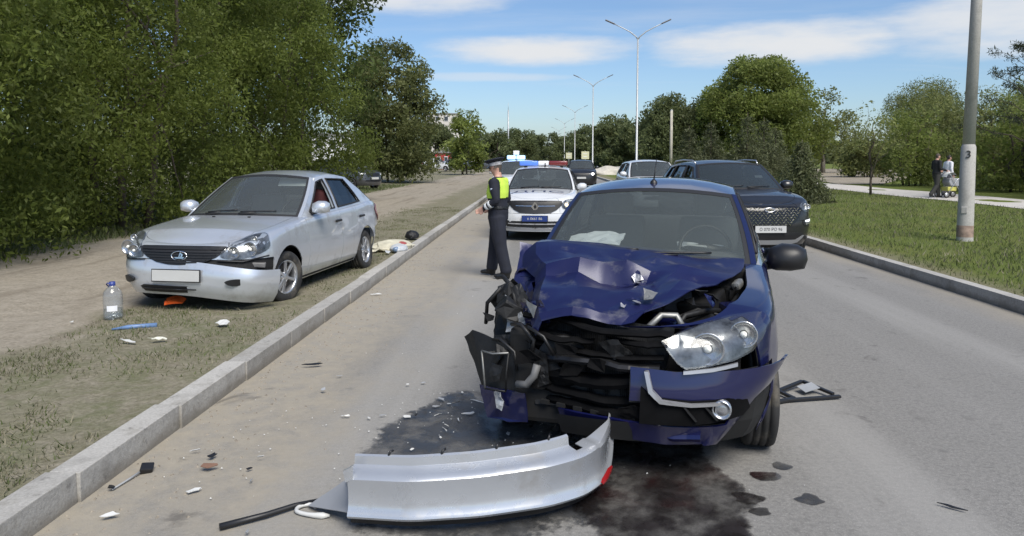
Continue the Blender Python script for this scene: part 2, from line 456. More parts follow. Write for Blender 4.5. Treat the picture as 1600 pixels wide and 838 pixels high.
    def hit(s, a, b, view='front'):
        o, d = {'front': (Vector((a, -9, b)), Vector((0, 1, 0))), 'left': (Vector((9, a, b)), Vector((-1, 0, 0))), 'right': (Vector((-9, a, b)), Vector((1, 0, 0))),
                'rear': (Vector((a, 9, b)), Vector((0, -1, 0))), 'top': (Vector((a, b, 9)), Vector((0, 0, -1)))}[view]
        h, n, _, _ = s.bvh.ray_cast(o, d); return h, n
    # cabin -------------------------------------------------------
    def gx(s, y, z):
        G = s.P['g']; h = (z - G['z0']) / (G['z1'] - G['z0'])
        yc = (G['A0'][0] + G['C0'][0]) / 2; L = (G['C0'][0] - G['A0'][0]) / 2
        return (G['wb'] - (G['wb'] - G['wr']) * h + .018 * 4 * max(0, h) * (1 - min(1, max(0, h)))) * (1 - G.get('tap', .06) * ((y - yc) / L) ** 2)
    def cabin(s, wind=None, side=None, rearg=None, roofmat=None, detail=True, windows=None, open_win=()):
        P, G = s.P, s.P['g']; wind = wind or M_WIND; side = side or M_SIDE; root = s.root; pm = roofmat or s.paint
        A0, A1, C1, C0 = G['A0'], G['A1'], G['C1'], G['C0']
        s.cab = {}
        def screen(e0, e1, bow0, bow1, cr0, cr1, sgn, nm, gm, wiper):
            tl = [-1, -.975, -.95, -.91, -.7, -.45, -.2, 0, .2, .45, .7, .91, .95, .975, 1]; sl = [0, .05, .12, .25, .4, .55, .7, .85, .94, .97, 1]
            pts = {}
            for i, t in enumerate(tl):
                for j, q in enumerate(sl):
                    y = e0[0] + (e1[0] - e0[0]) * q; z = e0[1] + (e1[1] - e0[1]) * q
                    x = s.gx(y, z); b = bow0 + (bow1 - bow0) * q; c = cr0 + (cr1 - cr0) * q
                    k = (1 - t * t); kb = (1 - abs(t) ** 2.5)
                    bul = .02 * 4 * q * (1 - q)
                    pts[i, j] = Vector((x * t, y - sgn * (b * kb + bul * k), z + c * k + bul * .6 * k))
            def sub(name, sel, m, off, par):
                bm = bmesh.new(); ix = {}
                for i in range(len(tl) - 1):
                    for j in range(len(sl) - 1):
                        if not sel(tl[i] + tl[i + 1], sl[j] + sl[j + 1]): continue
                        f = []
                        for key in ((i, j), (i + 1, j), (i + 1, j + 1), (i, j + 1)):
                            if key not in ix: ix[key] = bm.verts.new(pts[key])
                            f.append(ix[key])
                        bm.faces.new(f)
                bm.normal_update()
                if sum((f.normal.y * sgn for f in bm.faces)) > 0: bmesh.ops.reverse_faces(bm, faces=bm.faces); bm.normal_update()
                for v in bm.verts: v.co += v.normal * off
                return from_bm(name, bm, m, par, True)
            gl = sub(nm, lambda t, q: True if False else (abs(t) < 1.86), gm, 0, root)
            sub('black_border', lambda t, q: (1.80 < abs(t) < 1.93) or (abs(t) < 1.86 and (q < .1 or q > 1.9)), M_TRIM, .003, gl)
            for sg in (1, -1): sub('pillar', lambda t, q: t * sg > 1.86, pm, .006, root)
            return gl, pts, tl, sl
        s.wgl, wp, tl, sl = screen(A0, A1, G['bow0'], G['bow1'], G.get('cr0', .03), G['crw'], 1, 'windscreen', wind, True)
        s.wp = (wp, tl, sl)
        s.rgl, rp, _, _ = screen(C0, C1, G.get('rb0', .08), G.get('rb1', .06), .02, G['crw'], -1, 'rear_window', rearg or side, False)
        # roof
        nS = 12; nj = len(sl) - 1; V, F = [], []
        for k in range(nS + 1):
            f = k / nS
            for i, t in enumerate(tl):
                a, b = wp[i, nj], rp[i, nj]; p = a.lerp(b, f); y = A1[0] + (C1[0] - A1[0]) * f
                z = ip(G['rail'], p.y if False else y)
                p.x = s.gx(y, z) * t; zz = z + (G['crw'] + G.get('crr', .02) * math.sin(math.pi * f)) * (1 - abs(t) ** 2.6) if 0 < f < 1 else p.z
                p.z = zz; V.append(p)
        m = len(tl)
        for k in range(nS):
            for i in range(m - 1): F.append((k * m + i, k * m + i + 1, (k + 1) * m + i + 1, (k + 1) * m + i))
        s.roof = mesh('roof', V, F, pm, root, True)
        s.roofbvh = BVHTree.FromPolygons([tuple(v) for v in V], F)
        # sides
        rail = [(y, z) for y, z in G['rail'] if A1[0] < y < C1[0]]
        outer = [(A0[0], A0[1] - .03)] + [(y, ip(G['belt'], y) - .03) for y in np.linspace(A0[0] + .15, C0[0] - .1, 6)] + [(C0[0], C0[1] - .03), C0, C1] + rail[::-1] + [A1, A0]
        wins = G['wins']
        for sg in (1, -1):
            bm = bmesh.new(); edges = []
            def loop(poly):
                vs_ = [bm.verts.new((0, y, z)) for y, z in poly]
                for a, b in zip(vs_, vs_[1:] + vs_[:1]): edges.append(bm.edges.new((a, b)))
            dens = lambda poly, n=3: [(a[0] + (b[0] - a[0]) * k / n, a[1] + (b[1] - a[1]) * k / n) for a, b in zip(poly, poly[1:] + poly[:1]) for k in range(n)]
            loop(dens(outer, 2))
            for w in wins: loop(dens(w))
            bmesh.ops.triangle_fill(bm, edges=edges, use_beauty=True)
            bm.normal_update()
            for v in bm.verts: v.co.x = sg * (s.gx(v.co.y, v.co.z) + .001)
            bmesh.ops.recalc_face_normals(bm, faces=bm.faces)
            if sum(f.normal.x * sg for f in bm.faces) < 0: bmesh.ops.reverse_faces(bm, faces=bm.faces)
            be = [e for e in bm.edges if e.is_boundary]
            r = bmesh.ops.extrude_edge_only(bm, edges=be)
            for v in [g for g in r['geom'] if isinstance(g, bmesh.types.BMVert)]: v.co.x -= sg * .03
            fr = from_bm('window_frame', bm, pm, root)
            for wi, w in enumerate(wins):
                pts = dens(w); c3 = [Vector((sg * (s.gx(y, z) + .004), y, z)) for y, z in pts]
                tb = tube('window_seal', c3 + [c3[0]], .011, M_TRIM, fr, 6)
                if (wi, sg) in open_win: continue
                bm = bmesh.new(); bm.faces.new([bm.verts.new((sg * (s.gx(y, z) - .012), y, z)) for y, z in pts]); bmesh.ops.triangulate(bm, faces=bm.faces)
                from_bm('side_window', bm, side, root)
        if detail: s.interior()
        return s
    def interior(s):
        G = s.P['g']; z0 = G['z0']; root = s.root; yA = G['A0'][0]; w = G['wb']
        # dashboard
        prof = [(yA - .10, z0 - .35), (yA - .10, z0 - .02), (yA + .22, z0 + .035), (yA + .42, z0 + .03), (yA + .50, z0 - .06), (yA + .46, z0 - .4)]
        prism('dashboard', prof, -w + .06, w - .06, M_DASH, root, 'x', .01)
        d = s.P.get('seat_y', yA + 1.05)
        for sg in (1, -1):
            bm = bmesh.new(); x = sg * w * .5
            bbox(bm, (x, d, z0 - .42), (.5, .52, .16), None, .05)
            bbox(bm, (x, d + .30, z0 - .10), (.48, .13, .62), Euler((R(-14), 0, 0)), .05)
            st = from_bm('seat', bm, M_SEAT, root, True)
            bm = bmesh.new(); bbox(bm, (x, d + .40, z0 + .30), (.26, .09, .17), Euler((R(-10), 0, 0)), .035); from_bm('headrest', bm, M_SEAT, st, True)
        bm = bmesh.new(); bbox(bm, (0, d + 1.15, z0 - .12), (w * 1.7, .15, .55), Euler((R(-14), 0, 0)), .05); bbox(bm, (0, d + .85, z0 - .42), (w * 1.7, .5, .14), None, .05)
        from_bm('rear_seat', bm, M_SEAT, root, True)
        c = Vector((w * .5, yA + .60, z0 + .02)); rot = Euler((R(64), 0, 0)).to_matrix()
        ring = [c + rot @ Vector((.185 * math.cos(a), .185 * math.sin(a), 0)) for a in np.linspace(0, 2 * math.pi, 25)]
        sw = tube('steering_wheel', ring, .014, M_BLACK, root, 8)
        V, F = tube_vf([c + rot @ Vector((-.18, 0, 0)), c, c + rot @ Vector((.18, 0, 0))], [.012, .05, .012]); mesh('steering_hub', V, F, M_BLACK, sw, True)
        box('cabin_floor', (0, (yA + G['C0'][0]) / 2, .30), (1.3, G['C0'][0] - yA + .3, .02), M_DARK, root)
        z_top = s.roof.data.vertices[len(s.roof.data.vertices) // 2].co.z
        bm = bmesh.new(); bbox(bm, (0, G['A1'][0] + .05, z_top - .10), (.2, .02, .055), None, .008); from_bm('rear_view_mirror', bm, M_BLACK, root)
    # running gear -------------------------------------------------
    def wheel(s, y, sg, rim='spoke', steer=0., lean=0.):
        P = s.P; r = P['r']; tw = P.get('tw', .185); x = sg * (s.hw(.5) - tw / 2 - P.get('wi', .02))
        e = bpy.data.objects.new('wheel', None); link(e, s.root); e.location = (x, y, r); e.rotation_euler = (0, lean, steer); e.empty_display_size = .05
        h = tw / 2; rr = P.get('rim_r', r * .64)
        prof = [(rr, -h * .85), (rr + .01, -h * .97), (r * .86, -h * 1.0), (r * .965, -h * .9), (r, -h * .72)]
        g = .008
        for xc in (-.42, 0, .42):
            prof += [(r, h * (xc - .07)), (r - g, h * (xc - .05)), (r - g, h * (xc + .05)), (r, h * (xc + .07))]
        prof += [(r, h * .72), (r * .965, h * .9), (r * .86, h * 1.0), (rr + .01, h * .97), (rr, h * .85)]
        lathe('tyre', prof, M_TYRE, e, 40)
        lathe('rim', [(rr, -h * .8), (rr - .012, -h * .7), (rr - .016, h * .3), (rr - .012, h * .72), (rr + .004, h * .93), (rr + .004, h * .85)], P.get('rim_m', M_RIM), e, 32)
        bm = bmesh.new(); o = sg * h
        n = P.get('spokes', 5)
        for k in range(n):
            a = 2 * math.pi * k / n + .3
            for da in ((-.13, .13) if n == 5 else (0,)):
                q = a + da; L = rr - .01
                vs_ = bbox(bm, (o * .62, 0, L / 2 + .02), (.022, .034 if n == 5 else .03, L - .02), None, .006)
                allv = list({v for v in bm.verts if v.tag is False})
                bmesh.ops.rotate(bm, cent=(0, 0, 0), matrix=Matrix.Rotation(q, 3, 'X'), verts=allv)
                for v in bm.verts: v.tag = True
        from_bm('spoke', bm, P.get('rim_m', M_RIM), e)
        lathe('hub_cap', [(.001, o * .78), (.03, o * .76), (.055, o * .66), (.062, o * .5)], P.get('rim_m', M_RIM), e, 16)
        lathe('brake_disc', [(.02, o * .05), (rr - .035, o * .05), (rr - .035, o * -.05), (.02, o * -.05)], mat('brake_steel', (.12, .11, .10), .5, .7), e, 24)
        return e
    def under(s):
        P = s.P; w = s.hw(.5) - P.get('tw', .185) - .07
        bm = bmesh.new(); bbox(bm, (0, (s.yF + s.yR) / 2 + .03, .36), (2 * w, s.yR - s.yF - .42, .34), None, .03); 
        bbox(bm, (0, 0, .30), (2 * s.hw(.4) - .10, P['wb'] - 2 * s.RA - .06, .20), None, .03)
        from_bm('underbody', bm, M_DARK, s.root)
    def mirrors(s, m=None, big=1., y=None, z=None, sides=(1, -1)):
        G = s.P['g']; y = y if y is not None else G['A0'][0] + .26; z = z if z is not None else G['z0'] + .10
        for sg in sides:
            x0 = s.gx(y, z)
            prof = [(-.09, -.055), (-.10, .0), (-.085, .055), (-.02, .085), (.06, .08), (.105, .055), (.115, .0), (.10, -.05), (.03, -.065), (-.05, -.065)]
            V, F = [], []; n = len(prof); L = [(-.06, .80), (-.045, .98), (0, 1.03), (.035, .97), (.065, .84), (.085, .62), (.097, .34), (.102, .10)]
            for d, sc in L:
                for a, b in prof: V.append((sg * (x0 + .15 * big + a * sc * big), y - d * big, z + b * sc * big))
            for j in range(len(L) - 1):
                for k in range(n): F.append((j * n + k, j * n + (k + 1) % n, (j + 1) * n + (k + 1) % n, (j + 1) * n + k))
            F += [tuple(range(n)), tuple((len(L) - 1) * n + k for k in range(n))[::-1]]
            bm = bmesh.new(); bv = [bm.verts.new(v) for v in V]
            for f in F: bm.faces.new([bv[q] for q in f])
            bmesh.ops.recalc_face_normals(bm, faces=bm.faces); o = from_bm('door_mirror', bm, m or s.paint, s.root, True)
            tube('mirror_foot', [(sg * (x0 - .02), y + .03, z - .07), (sg * (x0 + .10), y, z - .045)], [.035, .028], M_BLACK, o)
            mesh('mirror_glass', [V[0 * n + k] if False else (sg * (x0 + .15 * big + prof[k][0] * .7 * big), y + .062 * big, z + prof[k][1] * .7 * big) for k in range(n)], [tuple(range(n))], M_CHROME, o)
    def handles(s, m=None, z=None):
        yd = s.P['doors']; z = z or s.P['g']['z0'] - .1
        for sg, vw in ((1, 'left'), (-1, 'right')):
            for ye in (yd[1] - .13, yd[2] - .14):
                h, n = s.hit(ye, z, vw)
                if h is None: continue
                bm = bmesh.new(); bbox(bm, (h.x + sg * .018, ye, z), (.022, .19, .032), None, .009); from_bm('door_handle', bm, m or s.paint, s.root, True)
    def plate(s, z, m, x=0., wdt=.52, hgt=.112, tilt=0., txt=None, tm=None, view='front', frame=True, tsize=.09):
        h, n = s.hit(x, z, view)
        sg = -1 if view == 'front' else 1
        bm = bmesh.new(); bbox(bm, (0, 0, 0), (wdt + .02, .012, hgt + .02), None, .004); o = from_bm('number_plate', bm, M_BLACK if frame else m, s.root)
        o.location = (x, h.y + sg * .035, z); o.rotation_euler = (tilt, 0, 0)
        bm = bmesh.new(); bbox(bm, (0, sg * .008, 0), (wdt, .006, hgt), None, .002); from_bm('plate_face', bm, m, o)
        if txt:
            tt = text_obj('plate_text', txt, tsize, tm or M_BLACK, o, (0, sg * .0135, 0), (R(90), 0, 0 if sg < 0 else math.pi), .0015)
            tt['kind'] = 'stuff'
        return o
    def headlamp(s, poly, bulbs, sg, lens=None, parent=None, off=.03, rimcol=None):
        pl = [(sg * a, b) for a, b in poly]
        o = s.patch('headlight', pl, rimcol or mat('lamp_housing', (.15, .155, .16), .3, .7, var=.9, vscale=11), off=.003, depth=.03, parent=parent)
        for (x, z, r) in bulbs:
            h, n = s.hit(sg * x, z)
            if h is None: h, n = s.bvh.find_nearest(Vector((sg * x, s.yF, z)))[:2]
            V, F = lathe_vf([(.001, .0), (r * .3, .001), (r * .34, -.012), (r * .75, -.004), (r * .95, -.018), (r, -.024), (r * 1.08, -.020)], 20, 'y')
            b = mesh('reflector', [Vector(v) + Vector((h.x, h.y - .004, h.z)) for v in V], F, M_REFL, o, True)
            V, F = lathe_vf([(.001, -.03), (r * .2, -.028), (r * .28, -.014)], 12, 'y')
            mesh('bulb', [Vector(v) + Vector((h.x, h.y - .004, h.z)) for v in V], F, mat('bulb_glass', (.9, .88, .8), .1), o, True)
        s.patch('lens', pl, lens or M_LENS, off=off, depth=off + .006, parent=o)
        return o
    def wipers(s, pairs=((-.55, -.02), (.05, .62))):
        wp, tl, sl = s.wp
        def wpt(t, q):
            A0, A1, G = s.P['g']['A0'], s.P['g']['A1'], s.P['g']
            y = A0[0] + (A1[0] - A0[0]) * q; z = A0[1] + (A1[1] - A0[1]) * q; k = 1 - t * t; bul = .08 * q * (1 - q)
            return Vector((s.gx(y, z) * t, y - (G['bow0'] + (G['bow1'] - G['bow0']) * q) * (1 - abs(t) ** 2.5) - bul * k - .012, z + (G.get('cr0', .03) + (G['crw'] - G.get('cr0', .03)) * q) * k + bul * .6 * k + .012))
        for a, b in pairs:
            w = tube('wiper', [wpt(a + (b - a) * f, .06 + .04 * f) for f in np.linspace(0, 1, 9)], .008, M_BLACK, s.root, 6)
            tube('wiper_arm', [wpt(a + (b - a) * f, .01 + .07 * f) + Vector((0, -.012, .008)) for f in (0.0, .25, .5)], [.012, .009, .006], M_BLACK, w, 6)

def W(*a): return list(a)
# ------------------------------------------------------------------ car dimension tables
P_PRI = dict(wb=2.492, fo=.80, ro=1.06, r=.288, tw=.18, wi=.025, mf=12, mr=10, n=2.5, rt=.05, rtf=.09, crown=.045,
    w=W((.16, .74), (.28, .80), (.46, .84), (.6, .842), (.72, .828), (.95, .79), (1.1, .76)),
    front=W((.18, .05), (.30, .0), (.48, .0), (.53, .03), (.66, .055), (.80, .10)),
    rear=W((.2, .08), (.45, .0), (.7, .02), (1., .07)),
    top=W((-2.05, .70), (-1.9, .745), (-1.6, .81), (-.75, .905), (0, .925), (1.2, .96), (1.7, .99), (2.31, .95)),
    bot=W((-2.05, .20), (-1.6, .19), (-.9, .19), (.9, .19), (1.6, .22), (2.31, .26)),
    split=W((-2.05, .565), (-1.6, .555), (-1.0, .5), (1.3, .5), (1.7, .62), (2.31, .62)),
    doors=(-.72, .33, 1.2), cowl=-.74, deck=1.68,
    g=dict(A0=(-.70, .905), A1=(.02, 1.355), C1=(1.12, 1.34), C0=(1.74, .985), wb=.765, wr=.535, z0=.905, z1=1.38, crw=.045, bow0=.17, bow1=.07, tap=.05,
           belt=W((-.7, .905), (.3, .93), (1.74, .985)), rail=W((.02, 1.355), (.4, 1.382), (.8, 1.378), (1.12, 1.34)),
           wins=[W((-.47, .955), (.06, 1.30), (.29, 1.335), (.27, .96)), W((.38, .965), (.40, 1.338), (.98, 1.315), (1.24, .995))]))
P_GRA = dict(wb=2.476, fo=.80, ro=.98, r=.292, tw=.19, wi=.02, mf=8, mr=10, n=2.4, rt=.05, rtf=.10, crown=.05,
    w=W((.16, .75), (.3, .82), (.5, .85), (.64, .85), (.8, .835), (1.0, .80), (1.2, .77)),
    front=W((.18, .05), (.32, .0), (.5, .0), (.6, .03), (.8, .08), (.9, .12)), rear=W((.2, .08), (.45, 0), (.8, .02), (1.05, .07)),
    top=W((-2.04, .78), (-1.9, .82), (-1.6, .88), (-.72, .985), (0, 1.0), (1.2, 1.03), (1.7, 1.05), (2.22, 1.02)),
    bot=W((-2.04, .21), (-1.6, .2), (-.9, .2), (.9, .2), (1.6, .22), (2.22, .27)),
    split=W((-2.04, .60), (-1.6, .60), (-1.0, .5), (1.3, .5), (1.7, .62), (2.22, .65)),
    doors=(-.70, .34, 1.2), cowl=-.72, deck=1.66,
    g=dict(A0=(-.69, .985), A1=(.03, 1.405), C1=(1.15, 1.40), C0=(1.75, 1.04), wb=.775, wr=.575, z0=.985, z1=1.455, crw=.05, bow0=.18, bow1=.08, tap=.05,
           belt=W((-.7, .985), (.3, 1.0), (1.75, 1.04)), rail=W((.03, 1.405), (.4, 1.45), (.8, 1.455), (1.15, 1.40)),
           wins=[W((-.45, 1.035), (.07, 1.35), (.30, 1.395), (.28, 1.035)), W((.39, 1.04), (.41, 1.40), (1.0, 1.375), (1.24, 1.06))]))
P_LOG = dict(P_GRA, wb=2.634, fo=.82, ro=.90, mf=8.5,
    w=W((.16, .76), (.3, .84), (.5, .868), (.66, .868), (.82, .85), (1.02, .81), (1.2, .78)),
    top=W((-2.14, .865), (-1.98, .895), (-1.7, .935), (-.80, 1.005), (0, 1.02), (1.2, 1.04), (1.7, 1.06), (2.22, 1.03)),
    bot=W((-2.14, .20), (-1.6, .2), (1.6, .2), (2.22, .27)), split=W((-2.14, .57), (-1.7, .60), (-1.0, .5), (1.3, .5), (1.7, .62), (2.22, .65)),
    doors=(-.78, .32, 1.25), cowl=-.80, deck=1.70,
    g=dict(A0=(-.77, 1.005), A1=(-.08, 1.435), C1=(1.18, 1.42), C0=(1.78, 1.05), wb=.80, wr=.59, z0=1.005, z1=1.47, crw=.05, bow0=.18, bow1=.08, tap=.05,
           belt=W((-.77, 1.005), (.3, 1.02), (1.78, 1.05)), rail=W((-.08, 1.435), (.3, 1.468), (.8, 1.465), (1.18, 1.42)),
           wins=[W((-.53, 1.055), (-.03, 1.385), (.28, 1.42), (.26, 1.055)), W((.37, 1.06), (.39, 1.42), (1.02, 1.39), (1.28, 1.08))]))
P_SUV = dict(wb=2.61, fo=.84, ro=.86, r=.345, tw=.215, wi=.03, mf=8.5, mr=10, n=2.5, rt=.06, rtf=.11, crown=.05, ridge=.012,
    w=W((.2, .80), (.35, .885), (.55, .915), (.75, .912), (.95, .89), (1.15, .85), (1.3, .83)),
    front=W((.22, .08), (.40, .0), (.6, .0), (.75, .02), (.95, .06), (1.05, .12)), rear=W((.25, .10), (.5, 0), (.9, .02), (1.2, .09)),
    top=W((-2.15, .93), (-1.98, .98), (-1.7, 1.03), (-.86, 1.115), (0, 1.13), (1.2, 1.17), (1.7, 1.19), (2.17, 1.17)),
    bot=W((-2.15, .25), (-1.6, .25), (1.6, .25), (2.17, .33)), split=W((-2.15, .66), (-1.7, .68), (-1.0, .55), (1.3, .55), (1.7, .7), (2.17, .7)),
    doors=(-.80, .30, 1.2), cowl=-.84, deck=1.9,
    g=dict(A0=(-.82, 1.115), A1=(-.12, 1.575), C1=(1.55, 1.555), C0=(1.98, 1.18), wb=.835, wr=.62, z0=1.115, z1=1.61, crw=.045, bow0=.20, bow1=.08, tap=.05,
           belt=W((-.82, 1.115), (.3, 1.13), (1.98, 1.18)), rail=W((-.12, 1.575), (.3, 1.61), (.9, 1.605), (1.55, 1.555)),
           wins=[W((-.55, 1.165), (-.06, 1.525), (.27, 1.56), (.25, 1.165)), W((.36, 1.17), (.38, 1.56), (1.0, 1.55), (1.12, 1.19)), W((1.2, 1.2), (1.09, 1.545), (1.42, 1.50), (1.62, 1.23))]))
def spl(poly, n=4):
    """smooth a closed outline (Catmull-Rom)"""
    out = []; k = len(poly); P = [Vector((a, b)) for a, b in poly]
    for i in range(k):
        p0, p1, p2, p3 = P[i - 1], P[i], P[(i + 1) % k], P[(i + 2) % k]
        for j in range(n):
            t = j / n
            q = .5 * ((2 * p1) + (p2 - p0) * t + (2 * p0 - 5 * p1 + 4 * p2 - p3) * t * t + (3 * p1 - p0 - 3 * p2 + p3) * t ** 3)
            out.append((q.x, q.y))
    return out
def mir(half):
    """mirror a half outline given from the centre line out"""
    return half + [(-a, b) for a, b in reversed(half) if abs(a) > 1e-6]
def emblem_boat(car, z, w, h, root):
    """oval badge with a stylised sailing boat"""
    hp, n = car.hit(0, z)
    o = bpy.data.objects.new('emblem', None); link(o, root); o.location = (0, hp.y - .012, z); o.rotation_euler = (R(-8), 0, 0); o.empty_display_size = .03
    ell = [(w * math.cos(t), 0, h * math.sin(t)) for t in np.linspace(0, 2 * math.pi, 33)]
    tube('ring', ell, h * .16, M_CHROME, o, 6)
    prism('hull', [(-w * .62, -h * .35), (w * .70, -h * .30), (w * .55, -h * .62), (-w * .40, -h * .62)], -.006, .004, M_CHROME, o)
    prism('sail', [(-w * .05, -h * .28), (w * .12, h * .78), (w * .52, h * .3), (w * .42, -.25 * h), (w * .2, -.25 * h), (w * .28, .2 * h), (w * .16, .42 * h), (w * .10, -.26 * h)], -.006, .004, M_CHROME, o)
    return o

# ------------------------------------------------------------------ silver hatchback on the verge
def silver_car():
    root = thing('silver_car', 'silver saloon with hanging front bumper and scraped doors standing on the dirt verge', 'car', (-3.55, 9.35, .085), R(-6))
    P = dict(P_PRI); c = Car(P, root, M_SILVER)
    def warp(v, p):
        # dents along the left flank and rear door
        if v.x > .6 and v.y > -.6:
            k = noise.noise(Vector((v.y * 2.2, v.z * 3.5, 3.3))); k2 = noise.noise(Vector((v.y * 6, v.z * 9, 8.3)))
            f = max(0, 1 - abs(v.z - .62) / .3); v.x -= f * (.018 * max(0, k + .25) + .006 * k2)
            if v.y > 1.7: v.x -= .05 * (v.y - 1.7)
        if v.y > 1.9: v.y -= (.10 + .08 * noise.noise(Vector((v.x * 3, v.z * 4, 1)))) * (v.y - 1.9) / .4
        return v
    c.build(skip=('rear_bumper',), warp=warp)
    # the bumper has come off its left mount: it sags and swings out
    bo = c.objs[('front_bumper', '')]
    for v in bo.data.vertices:
        f = max(0, (v.co.x + .2) / 1.05)
        v.co.z -= .115 * f * f; v.co.y -= .14 * f * f; v.co.x += .09 * f * f
        if v.co.y > -1.75: v.co.x += .05 * f
    c.cabin(side=M_SIDE, open_win=((0, 1),)); c.under(); c.mirrors(); c.handles(M_BLACK, .80)
    for y, sg in ((c.ya, 1), (c.ya, -1), (c.yb, 1), (c.yb, -1)): c.wheel(y, sg, steer=R(-12) if y < 0 else 0, lean=R(-5) * sg if (y > 0 and sg > 0) else 0)
    g = mir([(0, .70), (.30, .70), (.46, .697), (.50, .685), (.46, .64), (.38, .585), (.26, .538), (.12, .515), (0, .51)])
    gr = c.patch('grille', g, M_BLACK, off=.006, depth=.03)
    for z, w in ((.672, .45), (.645, .43), (.618, .39), (.591, .35), (.564, .29), (.540, .20)):
        c.patch('grille_slat', mir([(0, z + .006), (w, z + .006), (w, z - .006), (0, z - .006)]), mat('slat_dark', (.012, .012, .013), .5), off=.014, depth=.012, parent=gr)
    emblem_boat(c, .605, .085, .045, gr)
    for sg in (1, -1):
        pl = spl([(.43, .595), (.47, .67), (.55, .755), (.65, .805), (.745, .80), (.79, .73), (.785, .63), (.66, .575), (.53, .568)], 4)
        c.headlamp(pl, [(.56, .64, .060), (.69, .665, .072), (.69, .755, .036)], sg, off=.022)
        c.patch('turn_lamp_housing', [(sg * a, b) for a, b in [(.40, .57), (.64, .553), (.80, .588), (.80, .575), (.64, .54), (.40, .557)]], M_BLACK, off=.012)
        c.patch('fog_lamp_recess', [(sg * a, b) for a, b in spl([(.52, .36), (.60, .385), (.68, .375), (.67, .33), (.58, .315)], 3)], M_BLACK, off=.03 + (.07 if sg > 0 else 0), depth=.05)
    lo = c.patch('air_intake', mir([(0, .30), (.40, .305), (.45, .285), (.40, .235), (0, .228)]), M_BLACK, off=.012)
    c.patch('intake_bar', mir([(0, .272), (.42, .274), (.42, .262), (0, .26)]), mat('slat_black', (.03, .03, .032), .35), off=.022, depth=.01, parent=lo)
    c.plate(.41, M_PLATE, tilt=R(-3))
    c.wipers()
    box('sun_visor', (.34, .02, 1.30), (.46, .012, .13), mat('visor_grey', (.55, .56, .55), .8), root, Euler((R(-40), 0, 0)), .004)
    for sg in (1, -1):
        h, n = c.hit(sg * .22, -.98, 'top'); box('washer_jet', (h.x, h.y, h.z + .006), (.03, .02, .012), M_BLACK, root)
    c.patch('tail_lamp', spl([(.50, .90), (.74, .90), (.78, .75), (.72, .66), (.50, .70)], 3), M_RED, 'rear', .01)
    c.patch('tail_lamp', spl([(-.50, .90), (-.74, .90), (-.78, .75), (-.72, .66), (-.50, .70)], 3), M_RED, 'rear', .01)
    # torn wheel-arch liner and bare beam behind the hanging bumper
    V, F = [], []
    for i in range(8):
        a = math.pi * (.03 + .36 * i / 7); cc = Vector((.74, c.ya, c.zc))
        for x in (.62, .80):
            V.append((x + .01 * math.sin(i * 2.1), cc.y - (c.RA - .01) * math.cos(a), cc.z + (c.RA - .01) * math.sin(a)))
    for i in range(7): F.append((2 * i, 2 * i + 1, 2 * i + 3, 2 * i + 2))
    mesh('arch_liner', V, F, M_TRIM, root, True)
    box('bumper_bracket', (.70, -1.78, .50), (.22, .10, .05), mat('dirty_steel', (.18, .175, .17), .6, .5, var=.3), root, Euler((0, .1, .4)), .01)
    # crushed rear crossmember showing where the rear bumper came off
    bm = bmesh.new(); bbox(bm, (0, 2.10, .46), (1.3, .08, .14), None, .02); from_bm('rear_crossmember', bm, M_SILVER, root)
    # red jacket on the driver's side inside
    bm = bmesh.new(); bmesh.ops.create_icosphere(bm, subdivisions=3, radius=1.)
    for v in bm.verts:
        k = 1 + .25 * noise.noise(v.co * 1.8); v.co = Vector((.47 + v.co.x * .16 * k, .36 + v.co.y * .12 * k, 1.0 + v.co.z * .2 * k))
    from_bm('seat_cover', bm, mat('red_fabric', (.045, .006, .008), .9, var=.2), root, True)
    return c
